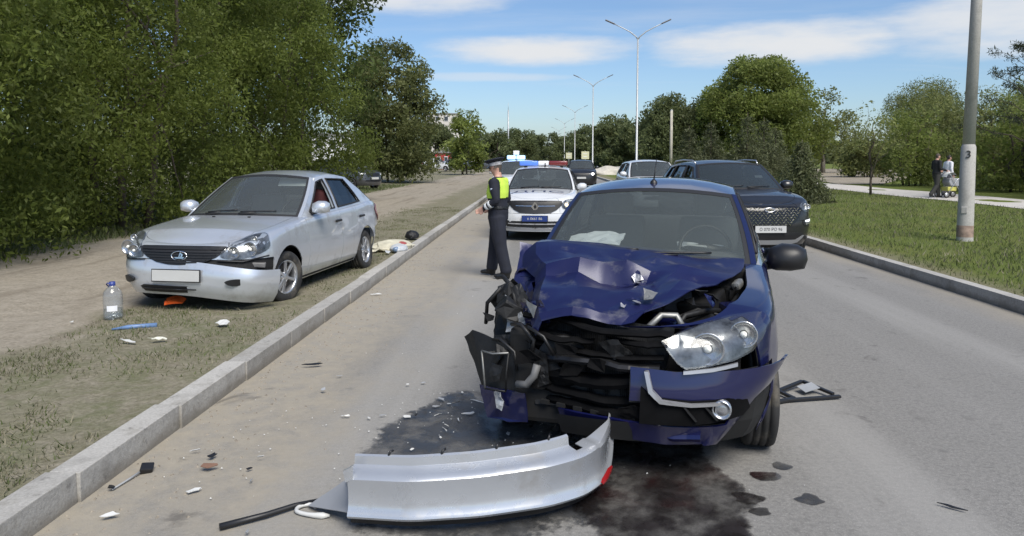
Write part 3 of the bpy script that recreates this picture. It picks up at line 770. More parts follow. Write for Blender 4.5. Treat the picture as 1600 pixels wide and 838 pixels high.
# ------------------------------------------------------------------ crumpled sheet helpers
def ridged(p, s): return (1 - 2 * abs(noise.noise(Vector(p) * s))) * .6 + .4 * (1 - 2 * abs(noise.noise(Vector(p) * s * 2.3 + Vector((5, 3, 1)))))
FOLDS = [(random.Random(90 + k).uniform(0, 3.14), random.Random(70 + k).uniform(1.3, 3.2), random.Random(50 + k).random()) for k in range(5)]
def folds(x, y):
    s = 0.
    for k, (a, f, ph) in enumerate(FOLDS):
        t = (x * math.cos(a) + y * math.sin(a)) * f + ph + .12 * noise.noise(Vector((x * 1.5, y * 1.5, k))); s += abs((t % 1.) - .5) * (1 if k % 2 else -1)
    return s * .5
def fan(pts):
    c = sum(pts, Vector()) / len(pts); return sorted(pts, key=lambda p: math.atan2(p.z - c.z + .3 * (p.y - c.y), p.x - c.x))
def crumple(name, pts, m, parent, amp=.02, sc=4., seed=0, h=.05, thick=.004, flat=True, nrm=None):
    lo = [min(p[i] for p in pts) - .03 - amp for i in range(3)]; hi = [max(p[i] for p in pts) + .03 + amp for i in range(3)]
    bm = bmesh.new(); bm.faces.new([bm.verts.new(p) for p in pts]); bmesh.ops.triangulate(bm, faces=bm.faces)
    for it in range(5):
        es = [e for e in bm.edges if e.calc_length() > h * 1.3]
        if not es: break
        bmesh.ops.subdivide_edges(bm, edges=es, cuts=1); bmesh.ops.triangulate(bm, faces=bm.faces)
    bm.normal_update(); n = Vector(nrm) if nrm else sum((f.normal * f.calc_area() for f in bm.faces), Vector()).normalized()
    for v in bm.verts:
        o = Vector((seed * 3.1, seed * 1.7, seed))
        v.co += n * amp * ridged(v.co + o, sc) + Vector((noise.noise(v.co * sc + o), noise.noise(v.co * sc + o * 2), noise.noise(v.co * sc - o))) * amp * .5
    if thick: bmesh.ops.solidify(bm, geom=list(bm.faces), thickness=thick)
    for v in bm.verts: v.co = Vector([min(max(v.co[i], lo[i]), hi[i]) for i in range(3)])
    o = from_bm(name, bm, m, parent)
    if not flat:
        o.data.polygons.foreach_set('use_smooth', [True] * len(o.data.polygons)); o.data.set_sharp_from_angle(angle=R(24))
    return o
M_BARE = mat('torn_bare_metal', (.30, .30, .32), .45, .6, var=.4, vscale=30)
M_GUT = mat('engine_plastic', (.006, .006, .0065), .6, var=.5, vscale=15, bump=.2)
M_BLUE2 = mat('scuffed_blue_paint', (.007, .009, .058), .42, .2, coat=.35, var=.12, vscale=3, dirt=((.12, .12, .13), .56, .80, 7.0))
M_BLUE2.node_tree.nodes['Principled BSDF'].inputs['Coat Roughness'].default_value = .22
M_SATIN = mat('satin_trim', (.42, .42, .43), .38, .7)
M_ALU = mat('cast_aluminium', (.26, .26, .25), .5, .6, var=.3, vscale=12)
M_GRL = mat('grille_black', (.004, .004, .0045), .9, var=.4, vscale=10, spec=.12)
M_BROKEN = mat('broken_clear_plastic', (.32, .33, .34), .15, 0., coat=.5, var=.3, vscale=40)

def blue_car():
    root = thing('blue_car', 'dark blue saloon with crushed front end and buckled bonnet on the asphalt', 'car', (.82, 5.72, 0), R(-14))
    P = dict(P_GRA); c = Car(P, root, M_BLUE)
    def pf(cc, low, cap):
        p = c.part(cc, low, cap)
        if p[0] == 'front_bumper':
            return p if ((cc.x > .14 and (cc.z > .44 or cc.x > .62)) or (cc.z < .335 and cc.x > -.3)) else ('gone', '')
        if p == ('fender', 'r') and (cc.y < -1.02): return ('gone', '')
        if p == ('fender', 'l') and cc.y < -1.60 and cc.z > .6 and cap is None and cc.y < -1.72: return ('gone', '')
        return p
    def warp(v, p):
        if v.y < -1.0 and v.x > .3:     # left wing pushed out a little
            v.x += .03 * min(1, (-1.0 - v.y) / .6) * ridged(v, 2.)
        return v
    c.build(skip=('hood', 'gone'), warp=warp, part_fn=pf)
    bo = c.objs[('front_bumper', '')]
    for v in bo.data.vertices:      # left corner torn outwards, lip sags to the right
        f = max(0, (v.co.x - .25) / .6); t = max(0, (v.co.z - .3) / .3)
        v.co.x += .13 * f * f * (t - .25); v.co.z += (.03 + .05 * max(0, v.co.y + 1.75)) * f * f * t; v.co.y += .05 * f * f * (1 - t)
        tr = max(0, (v.co.y + 1.98) / .36) * max(0, (.60 - v.co.z) / .35)      # trailing edge cut back towards the bottom
        if v.co.x > .5: v.co.y -= .20 * tr; v.co.x -= .16 * tr
        if v.co.x < .2: v.co.y += .10 * (.2 - v.co.x); v.co.z += .03 * (.2 - v.co.x) + .012 * ridged(v.co, 6)
        v.co += Vector((0, 1, 0)) * .006 * ridged(v.co, 7)
    c.cabin(wind=glass('windscreen_glass_blue', (.78, .82, .79), .015, .74, (.19, .215, .20))); c.under()
    c.mirrors(M_BLACK, 1.22, y=-.36, z=.99, sides=(1,)); c.handles(None, .88)
    for y, sg in ((c.ya, 1), (c.ya, -1), (c.yb, 1), (c.yb, -1)): c.wheel(y, sg, steer=R(6) if y < 0 else 0)
    # --- buckled bonnet
    rows = [  # y, left x, right x, list of z across (car right -> car left)
        (-.70, -.80, .66, (1.105, 1.115, 1.105, 1.10, 1.085, 1.07, 1.05, 1.035, 1.02)),
        (-.86, -.80, .66, (1.105, 1.115, 1.10, 1.085, 1.075, 1.055, 1.04, 1.02, 1.0)),
        (-1.0, -.76, .64, (1.03, 1.075, 1.05, 1.065, 1.02, 1.05, 1.015, 1.00, .985)),
        (-1.13, -.67, .60, (1.01, 1.03, 1.05, 1.03, 1.04, 1.00, 1.03, .995, .97)),
        (-1.22, -.62, .55, (1.00, 1.035, 1.06, 1.045, 1.06, .985, 1.0, .985, .96)),
        (-1.29, -.60, .50, (.955, .96, .985, .925, .915, .925, .985, .955, .95)),
        (-1.42, -.575, .44, (.945, .95, .965, .925, .92, .95, .945, .985, .955)),
        (-1.56, -.55, .37, (.905, .925, .935, .93, .91, .93, .915, .945, .95)),
        (-1.70, -.52, .26, (.845, .875, .895, .90, .885, .87, .885, .875, .905)),
        (-1.80, -.48, .14, (.825, .84, .85, .865, .855, .84, .835, .835, .86)),
        (-1.84, -.45, .09, (.79, .80, .81, .82, .81, .80, .79, .79, .81))]
    ysr = []
    for r0, r1 in zip(rows, rows[1:]): ysr += [r0[0] + (r1[0] - r0[0]) * k / 5 for k in range(5)]
    ysr.append(rows[-1][0]); ny, nx = len(ysr), 49; V, F = [], []
    yl = [r[0] for r in rows][::-1]
    for i in range(ny):
        y = ysr[i]
        xl = np.interp(y, yl, [r[1] for r in rows][::-1]); xr = np.interp(y, yl, [r[2] for r in rows][::-1])
        zc = [np.interp(y, yl, [r[3][k] for r in rows][::-1]) for k in range(9)]
        for j in range(nx):
            fx = j / (nx - 1); z = np.interp(fx, np.linspace(0, 1, 9), zc); x = xl + (xr - xl) * fx
            q = Vector((x, y, 0)); am = .014 + .020 * min(1, max(0, (-.8 - y) / .5))
            z += am * 1.3 * folds(x, y) + .0015 * ridged(q, 9)
            if fx < .06: z -= (.06 - fx) * 1.2          # rolled right edge
            ye = y + .03 * noise.noise(Vector((x * 5, 2, y))) * (1 if i in (0, ny - 1) else .3)
            V.append((x, ye, z))
    for i in range(ny - 1):
        for j in range(nx - 1): F.append((i * nx + j, i * nx + j + 1, (i + 1) * nx + j + 1, (i + 1) * nx + j))
    bm = bmesh.new(); bv = [bm.verts.new(v) for v in V]
    for f in F: bm.faces.new([bv[k] for k in f])
    bmesh.ops.recalc_face_normals(bm, faces=bm.faces)
    if sum(f.normal.z for f in bm.faces) < 0: bmesh.ops.reverse_faces(bm, faces=bm.faces)
    bmesh.ops.solidify(bm, geom=list(bm.faces), thickness=.006)
    hood = from_bm('hood', bm, M_BLUE2, root, True); hood.data.set_sharp_from_angle(angle=R(11)); hood['label'] = 'bonnet buckled into ridges with its front lip pushed down'
    hb = BVHTree.FromPolygons(V, F)
    def on(x, y, d=.006):
        h, n, _, _ = hb.ray_cast(Vector((x, y, 3)), Vector((0, 0, -1)))
        return (h + Vector((0, 0, d))) if h else Vector((x, y, .9))
    rnd = random.Random(4)
    for (x, y, r, n) in ((.03, -1.30, .05, 4), (.06, -1.70, .035, 4), (.10, -1.42, .03, 2)):   # torn paint and bare metal
        for k in range(n):
            cx, cy = x + rnd.uniform(-.05, .05), y + rnd.uniform(-.05, .05); a0 = rnd.uniform(0, 6)
            pts = [on(cx + r * rnd.uniform(.25, .9) * math.cos(a0 + a), cy + .55 * r * rnd.uniform(.3, 1) * math.sin(a0 + a), .006 + rnd.uniform(0, .018)) for a in np.linspace(0, 5.4, 6)]
            crumple('torn_metal', pts, M_BARE if k % 3 else M_BLUE2, hood, .008, 18, k, .02, .002)
    # right wing corner folded up beside the bonnet
    crumple('fender_fragment', [(-.90, -.82, 1.10), (-.72, -.80, 1.10), (-.66, -.95, 1.0), (-.70, -1.05, .90), (-.86, -1.02, .88)], M_BLUE2, root, .03, 5, 2, .05, .004, False)
    crumple('fender_fragment', [(-.88, -1.0, .92), (-.70, -1.04, .92), (-.66, -1.35, .86), (-.72, -1.45, .70), (-.90, -1.38, .60), (-.93, -1.15, .72)], M_BLUE2, root, .05, 5, 5, .05, .004, False)
    # --- engine bay
    bm = bmesh.new(); bbox(bm, (0, -1.25, .55), (1.28, .95, .30), None, .03); bbox(bm, (0, -.80, .75), (1.38, .12, .46), None, .02)
    from_bm('engine_bay', bm, M_DARK, root)
    for (x, y, z, sx, sy, sz, m) in ((.42, -1.25, .80, .22, .28, .14, M_GUT), (.52, -1.02, .86, .16, .14, .12, M_GUT), (.18, -1.2, .80, .26, .36, .14, M_GUT), (.60, -1.35, .78, .12, .2, .12, M_BLUE),
                                     (.40, -1.52, .74, .24, .12, .06, M_GUT), (-.25, -1.2, .76, .3, .4, .14, M_GUT), (.30, -1.62, .76, .3, .05, .05, M_BLUE), (.62, -1.12, .92, .05, .1, .05, M_ALU)):
        bm = bmesh.new(); bbox(bm, (x, y, z), (sx, sy, sz), Euler((rnd.uniform(-.3, .3), rnd.uniform(-.3, .3), rnd.uniform(-.5, .5))), .02); from_bm('engine_part', bm, m, root)
    for k in range(16):
        p = Vector((rnd.uniform(.05, .66), rnd.uniform(-1.7, -1.0), rnd.uniform(.80, .93))); p.z -= .10 * max(0, .25 - p.x)
        pts = fan([p + Vector((rnd.uniform(-.05, .05), rnd.uniform(-.05, .05), rnd.uniform(-.03, .04))) for _ in range(5)])
        crumple('engine_fragment', pts, rnd.choice([M_GUT, M_GUT, M_ALU, M_BLUE]), root, .012, 12, k, .03, .004)
    for pts, r, m in (([(.30, -1.66, .80), (.34, -1.6, .86), (.44, -1.5, .87), (.52, -1.36, .85)], .016, M_GUT), ([(.16, -1.78, .82), (.22, -1.70, .875), (.30, -1.66, .87), (.335, -1.70, .82)], .018, M_ALU),
                      ([(.5, -1.5, .80), (.58, -1.3, .87), (.62, -1.1, .9)], .012, M_GUT), ([(.20, -1.6, .80), (.40, -1.4, .86), (.62, -1.45, .82)], .01, M_GUT)):
        tube('hose', pts, r, m, root)
    # --- broken black grille, radiator and lower beam
    def bar(x0, x1, z0, z1, y0, y1, hgt, sag, name, m, seed, dep=.04):
        n = 14; V, F = [], []
        for i in range(n + 1):
            f = i / n; x = x0 + (x1 - x0) * f; y = y0 + (y1 - y0) * f - .05 * math.sin(math.pi * f); z = z0 + (z1 - z0) * f + sag * math.sin(math.pi * f) + .028 * noise.noise(Vector((x * 4, seed * 3.3, 0))) + .012 * ridged((x, seed * 2.2, 0), 9)
            y += .05 * noise.noise(Vector((x * 5, seed * 1.7, 7)))
            for (dy, dz) in ((dep, hgt / 2), (0, hgt / 2 * .7), (-.012, 0), (0, -hgt / 2 * .7), (dep, -hgt / 2)): V.append((x, y + dy, z + dz))
        for i in range(n):
            for k in range(4): F.append((i * 5 + k, i * 5 + k + 1, i * 5 + 6 + k, i * 5 + 5 + k))
        return mesh(name, V, F, m, root, False)
    gp = crumple('grille_backing', [(-.62, -1.58, .80), (.30, -1.84, .79), (.26, -1.90, .56), (.16, -1.92, .34), (-.45, -1.80, .30), (-.66, -1.55, .38)], M_GUT, root, .02, 5, 9, .06, .01)
    bar(-.56, .30, .775, .755, -1.70, -1.92, .035, -.015, 'grille_bar', M_GRL, 1)
    bar(-.54, -.12, .70, .685, -1.72, -1.86, .03, -.02, 'grille_bar', M_GRL, 2); bar(-.06, .28, .72, .70, -1.84, -1.94, .03, -.01, 'grille_bar', M_GRL, 12)
    bar(-.50, .26, .63, .645, -1.74, -1.95, .028, -.015, 'grille_bar', M_GRL, 3)
    bar(-.46, .18, .48, .49, -1.76, -1.97, .07, -.01, 'bumper_core', M_GRL, 4, .08)
    bar(-.55, .16, .41, .40, -1.70, -1.98, .05, -.01, 'lower_beam', M_GRL, 5)
    lip = bar(-.52, .20, .345, .31, -1.72, -1.99, .06, -.005, 'lower_beam', M_GRL, 6)
    bar(-.50, .45, .28, .255, -1.70, -1.985, .05, -.01, 'bumper_lip', M_BLUE, 7)
    for k in range(6):
        x = -.40 + k * .10; box('lip_slot', (x, -1.775 - .30 * (x + .5) - .02, .325), (.05, .02, .022), M_DARK, lip, Euler((0, 0, -.3)))
    for k in range(7):
        p = Vector((rnd.uniform(-.5, .2), 0, rnd.uniform(.34, .78))); p.y = -1.80 - .22 * (p.x + .5) - rnd.uniform(.0, .06)
        pts = [p + Vector((rnd.uniform(.04, .10) * math.cos(a), rnd.uniform(-.02, .02), rnd.uniform(.02, .06) * math.sin(a))) for a in (.2, 1.4, 2.6, 3.9, 5.2)]
        crumple('grille_fragment', pts, M_GRL, root, .016, 11, 60 + k, .03, .004)
    V, F = [], []       # radiator core, fins showing between the broken bars
    for k in range(64):
        x = -.50 + .0105 * k; y = -1.735 - .24 * (x + .5) + .012 * math.sin(k * .7); o_ = len(V); zt, zb = .77 + .01 * math.sin(k * .3), .40
        V += [(x, y, zb), (x + .003, y - .012, zb), (x + .003, y - .012, zt), (x, y, zt)]; F.append((o_, o_ + 1, o_ + 2, o_ + 3))
    rf = mesh('radiator_fins', V, F, mat('radiator_alloy', (.05, .05, .048), .5, .6, var=.4, vscale=8), root); rf['kind'] = 'stuff'
    bar(-.50, .24, .575, .59, -1.77, -1.955, .05, -.012, 'crash_beam', mat('dark_steel', (.035, .035, .037), .45, .6, var=.4, vscale=9), 31, .05)
    # cracked badge area
    crumple('grille_fragment', [(-.10, -1.90, .70), (.02, -1.95, .73), (.10, -1.95, .66), (.0, -1.93, .62)], M_GUT, root, .02, 12, 3, .03, .004)
    # --- left headlamp, trim and fog lamp
    hp = [(.245, .742), (.33, .775), (.45, .81), (.58, .838), (.70, .852), (.765, .845), (.77, .79), (.74, .735), (.69, .685), (.60, .65), (.48, .628), (.37, .615), (.33, .64), (.29, .69)]
    hl = c.headlamp(hp, [(.475, .712, .078), (.65, .768, .066)], 1, off=.03)
    cp = lambda pts: [(a, b) for a, b in pts]
    c.patch('chrome_strip', cp([(.36, .605), (.50, .618), (.62, .635), (.62, .618), (.50, .60), (.36, .588)]), M_SATIN, off=.02, depth=.02)
    fr = c.patch('fog_lamp_recess', [(.155, .52), (.20, .485), (.26, .47), (.40, .458), (.58, .468), (.67, .45), (.685, .40), (.65, .365), (.52, .345), (.38, .335), (.15, .335)], M_GRL, off=.016, depth=.02)
    c.patch('chrome_strip', cp([(.17, .60), (.19, .60), (.215, .51), (.26, .468), (.40, .452), (.56, .455), (.56, .44), (.40, .436), (.25, .45), (.195, .50)]), M_SATIN, off=.034, depth=.03)
    h, n = c.hit(.55, .415); V, F = lathe_vf([(.001, -.02), (.025, -.022), (.038, -.014), (.04, -.028), (.048, -.028), (.05, .01)], 20, 'y')
    mesh('fog_lamp', [Vector(v) + Vector((h.x, h.y - .02, h.z)) for v in V], F, M_REFL, fr, True)
    for k in range(2): c.patch('recess_rib', [(.36 + .10 * k, .44), (.37 + .10 * k, .44), (.43 + .10 * k, .36), (.42 + .10 * k, .36)], M_GUT, off=.03, depth=.015, parent=fr)
    # --- torn right front corner
    crumple('bumper_fragment', [(-1.09, -1.55, .59), (-1.02, -1.60, .645), (-.74, -1.74, .60), (-.62, -1.78, .40), (-.66, -1.82, .22), (-.84, -1.78, .20)], M_GUT, root, .018, 6, 11, .04, .005, False)
    fl = crumple('bumper_fragment', [(-.93, -1.735, .36), (-.62, -1.86, .37), (-.60, -1.86, .21), (-.72, -1.84, .185), (-.86, -1.78, .185)], M_BLUE, root, .012, 7, 12, .04, .005, False)
    fl['label'] = 'blue lower corner of the torn bumper'
    for k, (a, b) in enumerate((((-.90, -1.77, .57), (-.72, -1.83, .585)), ((-.72, -1.83, .585), (-.73, -1.85, .37)), ((-.90, -1.77, .57), (-.87, -1.80, .36)), ((-.87, -1.80, .36), (-.73, -1.85, .37)))):
        tube('lamp_bracket', [a, tuple((np.array(a) + np.array(b)) / 2 + rnd.uniform(-.01, .01)), b], .006, M_GUT if k % 2 else M_ALU, root, 5)
    tube('hose', [(-.66, -1.86, .42), (-.60, -1.88, .43), (-.56, -1.87, .48), (-.545, -1.86, .54)], .022, mat('grey_hose', (.12, .12, .12), .6), root)
    for pts, m, sd in (([(-.93, -1.45, .78), (-.86, -1.5, .93), (-.76, -1.5, .98), (-.66, -1.55, .86), (-.72, -1.6, .70), (-.90, -1.55, .66)], M_GUT, 21), ([(-.97, -1.42, .84), (-.80, -1.48, 1.0), (-.74, -1.40, .90), (-.86, -1.40, .70)], M_GUT, 22),
                       ([(-.80, -1.62, .74), (-.70, -1.66, .78), (-.66, -1.66, .68), (-.80, -1.65, .66)], M_BROKEN, 23), ([(-.82, -1.60, .92), (-.77, -1.62, .90), (-.755, -1.64, .80), (-.80, -1.62, .82)], M_BROKEN, 24),
                       ([(-.70, -1.65, .84), (-.55, -1.75, .88), (-.50, -1.78, .76), (-.66, -1.70, .70)], M_BLUE, 25), ([(-.88, -1.62, .62), (-.70, -1.72, .68), (-.60, -1.74, .60), (-.80, -1.70, .55)], M_GUT, 26),
                       ([(-.85, -1.78, .52), (-.76, -1.82, .50), (-.78, -1.84, .42), (-.84, -1.81, .40)], M_GUT, 27), ([(-.82, -1.82, .36), (-.76, -1.86, .36), (-.75, -1.86, .26), (-.79, -1.85, .27)], M_BROKEN, 28),
                       ([(-.60, -1.80, .62), (-.50, -1.86, .60), (-.48, -1.86, .44), (-.56, -1.84, .40)], M_GUT, 29), ([(-.66, -1.70, .92), (-.58, -1.76, .90), (-.60, -1.78, .84)], M_ALU, 30)):
        crumple('broken_panel', pts, m, root, .022, 9, sd, .03, .004)
    tube('hose', [(-.94, -1.35, .98), (-.88, -1.42, 1.0), (-.80, -1.48, .94), (-.76, -1.55, .84)], .014, M_GUT, root)
    tube('hose', [(-.98, -1.46, .66), (-.95, -1.52, .80), (-.86, -1.52, .90)], .012, M_GUT, root)
    for k, (x, y, z, sx, sy, sz) in enumerate(((-.78, -1.60, .78, .20, .16, .14), (-.66, -1.62, .62, .22, .14, .16), (-.82, -1.66, .50, .14, .10, .14), (-.60, -1.72, .50, .12, .12, .20), (-.84, -1.50, .90, .16, .14, .10), (-.56, -1.66, .78, .10, .12, .12))):
        bm = bmesh.new(); bbox(bm, (x, y, z), (sx * .75, sy * .75, sz * .75), Euler((.3 * k, .5 - .2 * k, .4 + .3 * k)), .012); bmesh.ops.subdivide_edges(bm, edges=list(bm.edges), cuts=1)
        for v in bm.verts: v.co += Vector((noise.noise(v.co * 9), noise.noise(v.co * 9 + Vector((4, 0, 0))), noise.noise(v.co * 9 + Vector((0, 7, 0))))) * .045
        from_bm('crushed_housing', bm, M_GUT, root)
    lathe('cooling_fan', [(.03, -.02), (.15, -.012), (.155, .02), (.14, .02), (.14, 0), (.03, .01)], M_GUT, root, 24, 'y', True).location = (-.30, -1.80, .55)
    for pts, r in (([(-.74, -1.70, .72), (-.66, -1.78, .74), (-.58, -1.80, .66), (-.60, -1.80, .56)], .012), ([(-.90, -1.62, .60), (-.80, -1.74, .64), (-.70, -1.78, .58), (-.68, -1.80, .48)], .009), ([(-.50, -1.82, .74), (-.40, -1.86, .70), (-.34, -1.86, .60)], .010)): tube('wire_loom', pts, r, M_BLACK, root, 6)
    for k in range(11):
        p = Vector((rnd.uniform(-.92, -.52), rnd.uniform(-1.80, -1.55), rnd.uniform(.38, .92)))
        crumple('broken_bit', fan([p + Vector((rnd.uniform(-.06, .06), rnd.uniform(-.04, .04), rnd.uniform(-.06, .06))) for _ in range(4)]), rnd.choice([M_GUT] * 5 + [M_ALU, M_BROKEN, M_BLUE]), root, .01, 14, k, .03, .003)
    box('right_chassis_leg', (-.52, -1.45, .46), (.10, .6, .12), M_GUT, root, None, .01)
    for o in list(root.children):       # the torn corner hangs tight against the wing
        if o.type == 'MESH' and o.name.split('.')[0] in ('broken_panel', 'bumper_fragment', 'lamp_bracket', 'crushed_housing', 'wire_loom', 'broken_bit', 'hose', 'fender_fragment'):
            xs = [v.co.x for v in o.data.vertices]
            if sum(xs) / len(xs) < -.5: o.location.x = .06 if o.name.startswith('fender') else .11
            if o.name.startswith(('crushed', 'broken_panel', 'hose')) and sum(v.co.z for v in o.data.vertices) / len(xs) > .8: o.location.z = -.05
    # roof antenna, wipers, things on the dashboard
    h, n, _, _ = c.roofbvh.ray_cast(Vector((-.02, .16, 3)), Vector((0, 0, -1)))
    an = lathe('antenna_base', [(.03, h.z - .005), (.026, h.z + .012), (.010, h.z + .03), (.001, h.z + .032)], M_BLACK, root, 14, 'z'); an.location = (h.x, h.y, 0)
    tube('antenna', [(0, 0, h.z + .02), (.01, .10, h.z + .19)], [.006, .003], M_BLACK, an, 6)
    c.wipers()
    z0 = P['g']['z0']
    crumple('deflated_airbag', [(-.62, -.42, z0 + .06), (-.20, -.46, z0 + .07), (-.18, -.26, z0 + .13), (-.36, -.14, z0 + .12), (-.60, -.22, z0 + .10)], mat('airbag_cloth', (.72, .74, .76), .85, var=.06), root, .03, 7, 41, .05, .01)
    crumple('deflated_airbag', [(.18, .0, z0 + .06), (.52, -.02, z0 + .04), (.56, .02, z0 - .14), (.22, .03, z0 - .12)], mat('airbag_cloth', (.72, .74, .76), .85, var=.06), root, .03, 7, 42, .05, .01)
    box('paper_slip', (.34, -.34, z0 + .075), (.14, .05, .004), M_PLATE, root, Euler((.1, .1, .2)))
    return c
# ------------------------------------------------------------------ police car
M_PBLUE = mat('police_blue', (.012, .035, .17), .4, coat=.5)
def police_car():
    root = thing('police_car', 'white police saloon with light bar and blue number plate behind the officer', 'car', (-.10, 17.15, 0), R(-4))
    c = Car(dict(P_LOG), root, M_WHITE); c.build(); c.cabin(); c.under(); c.mirrors(z=1.07); c.handles(M_BLACK)
    for y, sg in ((c.ya, 1), (c.ya, -1), (c.yb, 1), (c.yb, -1)): c.wheel(y, sg)
    gr = c.patch('grille', mir([(0, .835), (.25, .835), (.44, .832), (.54, .825), (.55, .75), (.44, .65), (.32, .59), (0, .575)]), mat('grille_gloss', (.010, .010, .011), .5), off=.012, h=.035)
    for z in (.725,): c.patch('chrome_strip', mir([(0, z + .005), (.40, z + .010), (.40, z), (0, z - .006)]), M_CHROME, off=.018, depth=.012, parent=gr)
    h, n = c.hit(0, .715)
    em = prism('diamond_emblem', [(0, .108), (.078, 0), (0, -.108), (-.078, 0)], h.y - .03, h.y - .012, M_CHROME, gr); em.location = (0, 0, .715)
    em2 = prism('emblem_hollow', [(0, .055), (.034, 0), (0, -.055), (-.034, 0)], h.y - .034, h.y - .02, M_BLACK, em)
    for sg in (1, -1):
        c.headlamp(spl([(.54, .72), (.57, .82), (.68, .855), (.79, .845), (.805, .75), (.74, .67), (.60, .66)], 4), [(.63, .75, .055), (.735, .76, .05)], sg, off=.022)
        b = c.hit(sg * .63, .75)[0]; lathe('low_beam', [(.001, b.y - .04), (.03, b.y - .04), (.04, b.y - .03)], emit('lamp_glow', (1., .86, .62), .7), root, 12, 'y').location = (b.x, 0, b.z)
        c.patch('fog_lamp_recess', [(sg * a, b_) for a, b_ in spl([(.54, .42), (.68, .43), (.72, .37), (.66, .32), (.54, .33)], 3)], M_BLACK, off=.008)
    lo = c.patch('air_intake', mir([(0, .42), (.48, .42), (.56, .38), (.60, .30), (0, .29)]), M_BLACK, off=.006)
    c.patch('bumper_trim', mir([(0, .372), (.56, .376), (.56, .355), (0, .35)]), mat('grey_trim', (.35, .35, .36), .4), off=.016, depth=.01, parent=lo)
    c.patch('bumper_trim', mir([(0, .275), (.62, .285), (.62, .255), (0, .245)]), mat('grey_trim', (.35, .35, .36), .4), off=.012, depth=.01, parent=lo)
    c.plate(.475, M_PBLUE, txt='к 0661 86', tm=M_PLATE, tsize=.075)
    # hood lettering
    h1, n = c.hit(0, -1.45, 'top')
    tx = text_obj('hood_lettering', 'ДПС', .34, mat('letter_blue', (.12, .14, .24), .4), root, (0, -1.45, h1.z + .035), (R(7), 0, 0), .003, sx=1.5)
    hb = c.bvh
    for v in tx.data.vertices:
        wv = Vector((v.co.x * 1.5, -1.45 + v.co.y, 0)); q = hb.ray_cast(Vector((wv.x, wv.y, 3)), Vector((0, 0, -1)))[0]
        v.co = Vector((wv.x, wv.y, (q.z if q else h1.z) + .004))
    tx.location = (0, 0, 0); tx.rotation_euler = (0, 0, 0); tx.scale = (1, 1, 1)
    for sg, vw in ((1, 'left'), (-1, 'right')):
        c.patch('side_stripe', [(-1.0, .80), (.85, .80), (.85, .70), (-1.0, .70)], M_PBLUE, vw, off=.004, depth=.002)
    # light bar
    zr = 1.535
    for x in (-.42, .42): box('bar_foot', (x, .22, zr - .02), (.06, .16, .05), M_BLACK, root)
    for x0, x1, m, nm in ((-.56, -.13, emit('blue_beacon', (.08, .18, .6), .35), 'blue_beacon'), (-.125, .125, mat('white_lens', (.8, .8, .82), .3), 'speaker_box'), (.13, .56, mat('beacon_red', (.16, .02, .02), .25, coat=.5), 'red_beacon')):
        bm = bmesh.new(); bbox(bm, ((x0 + x1) / 2, .22, zr + .055), (x1 - x0, .24, .11), None, .03); from_bm(nm, bm, m, root, True)
    tube('antenna', [(.05, .0, 1.51), (.05, .02, 1.60)], [.02, .01], M_BLACK, root, 8)
    c.wipers()
    return c
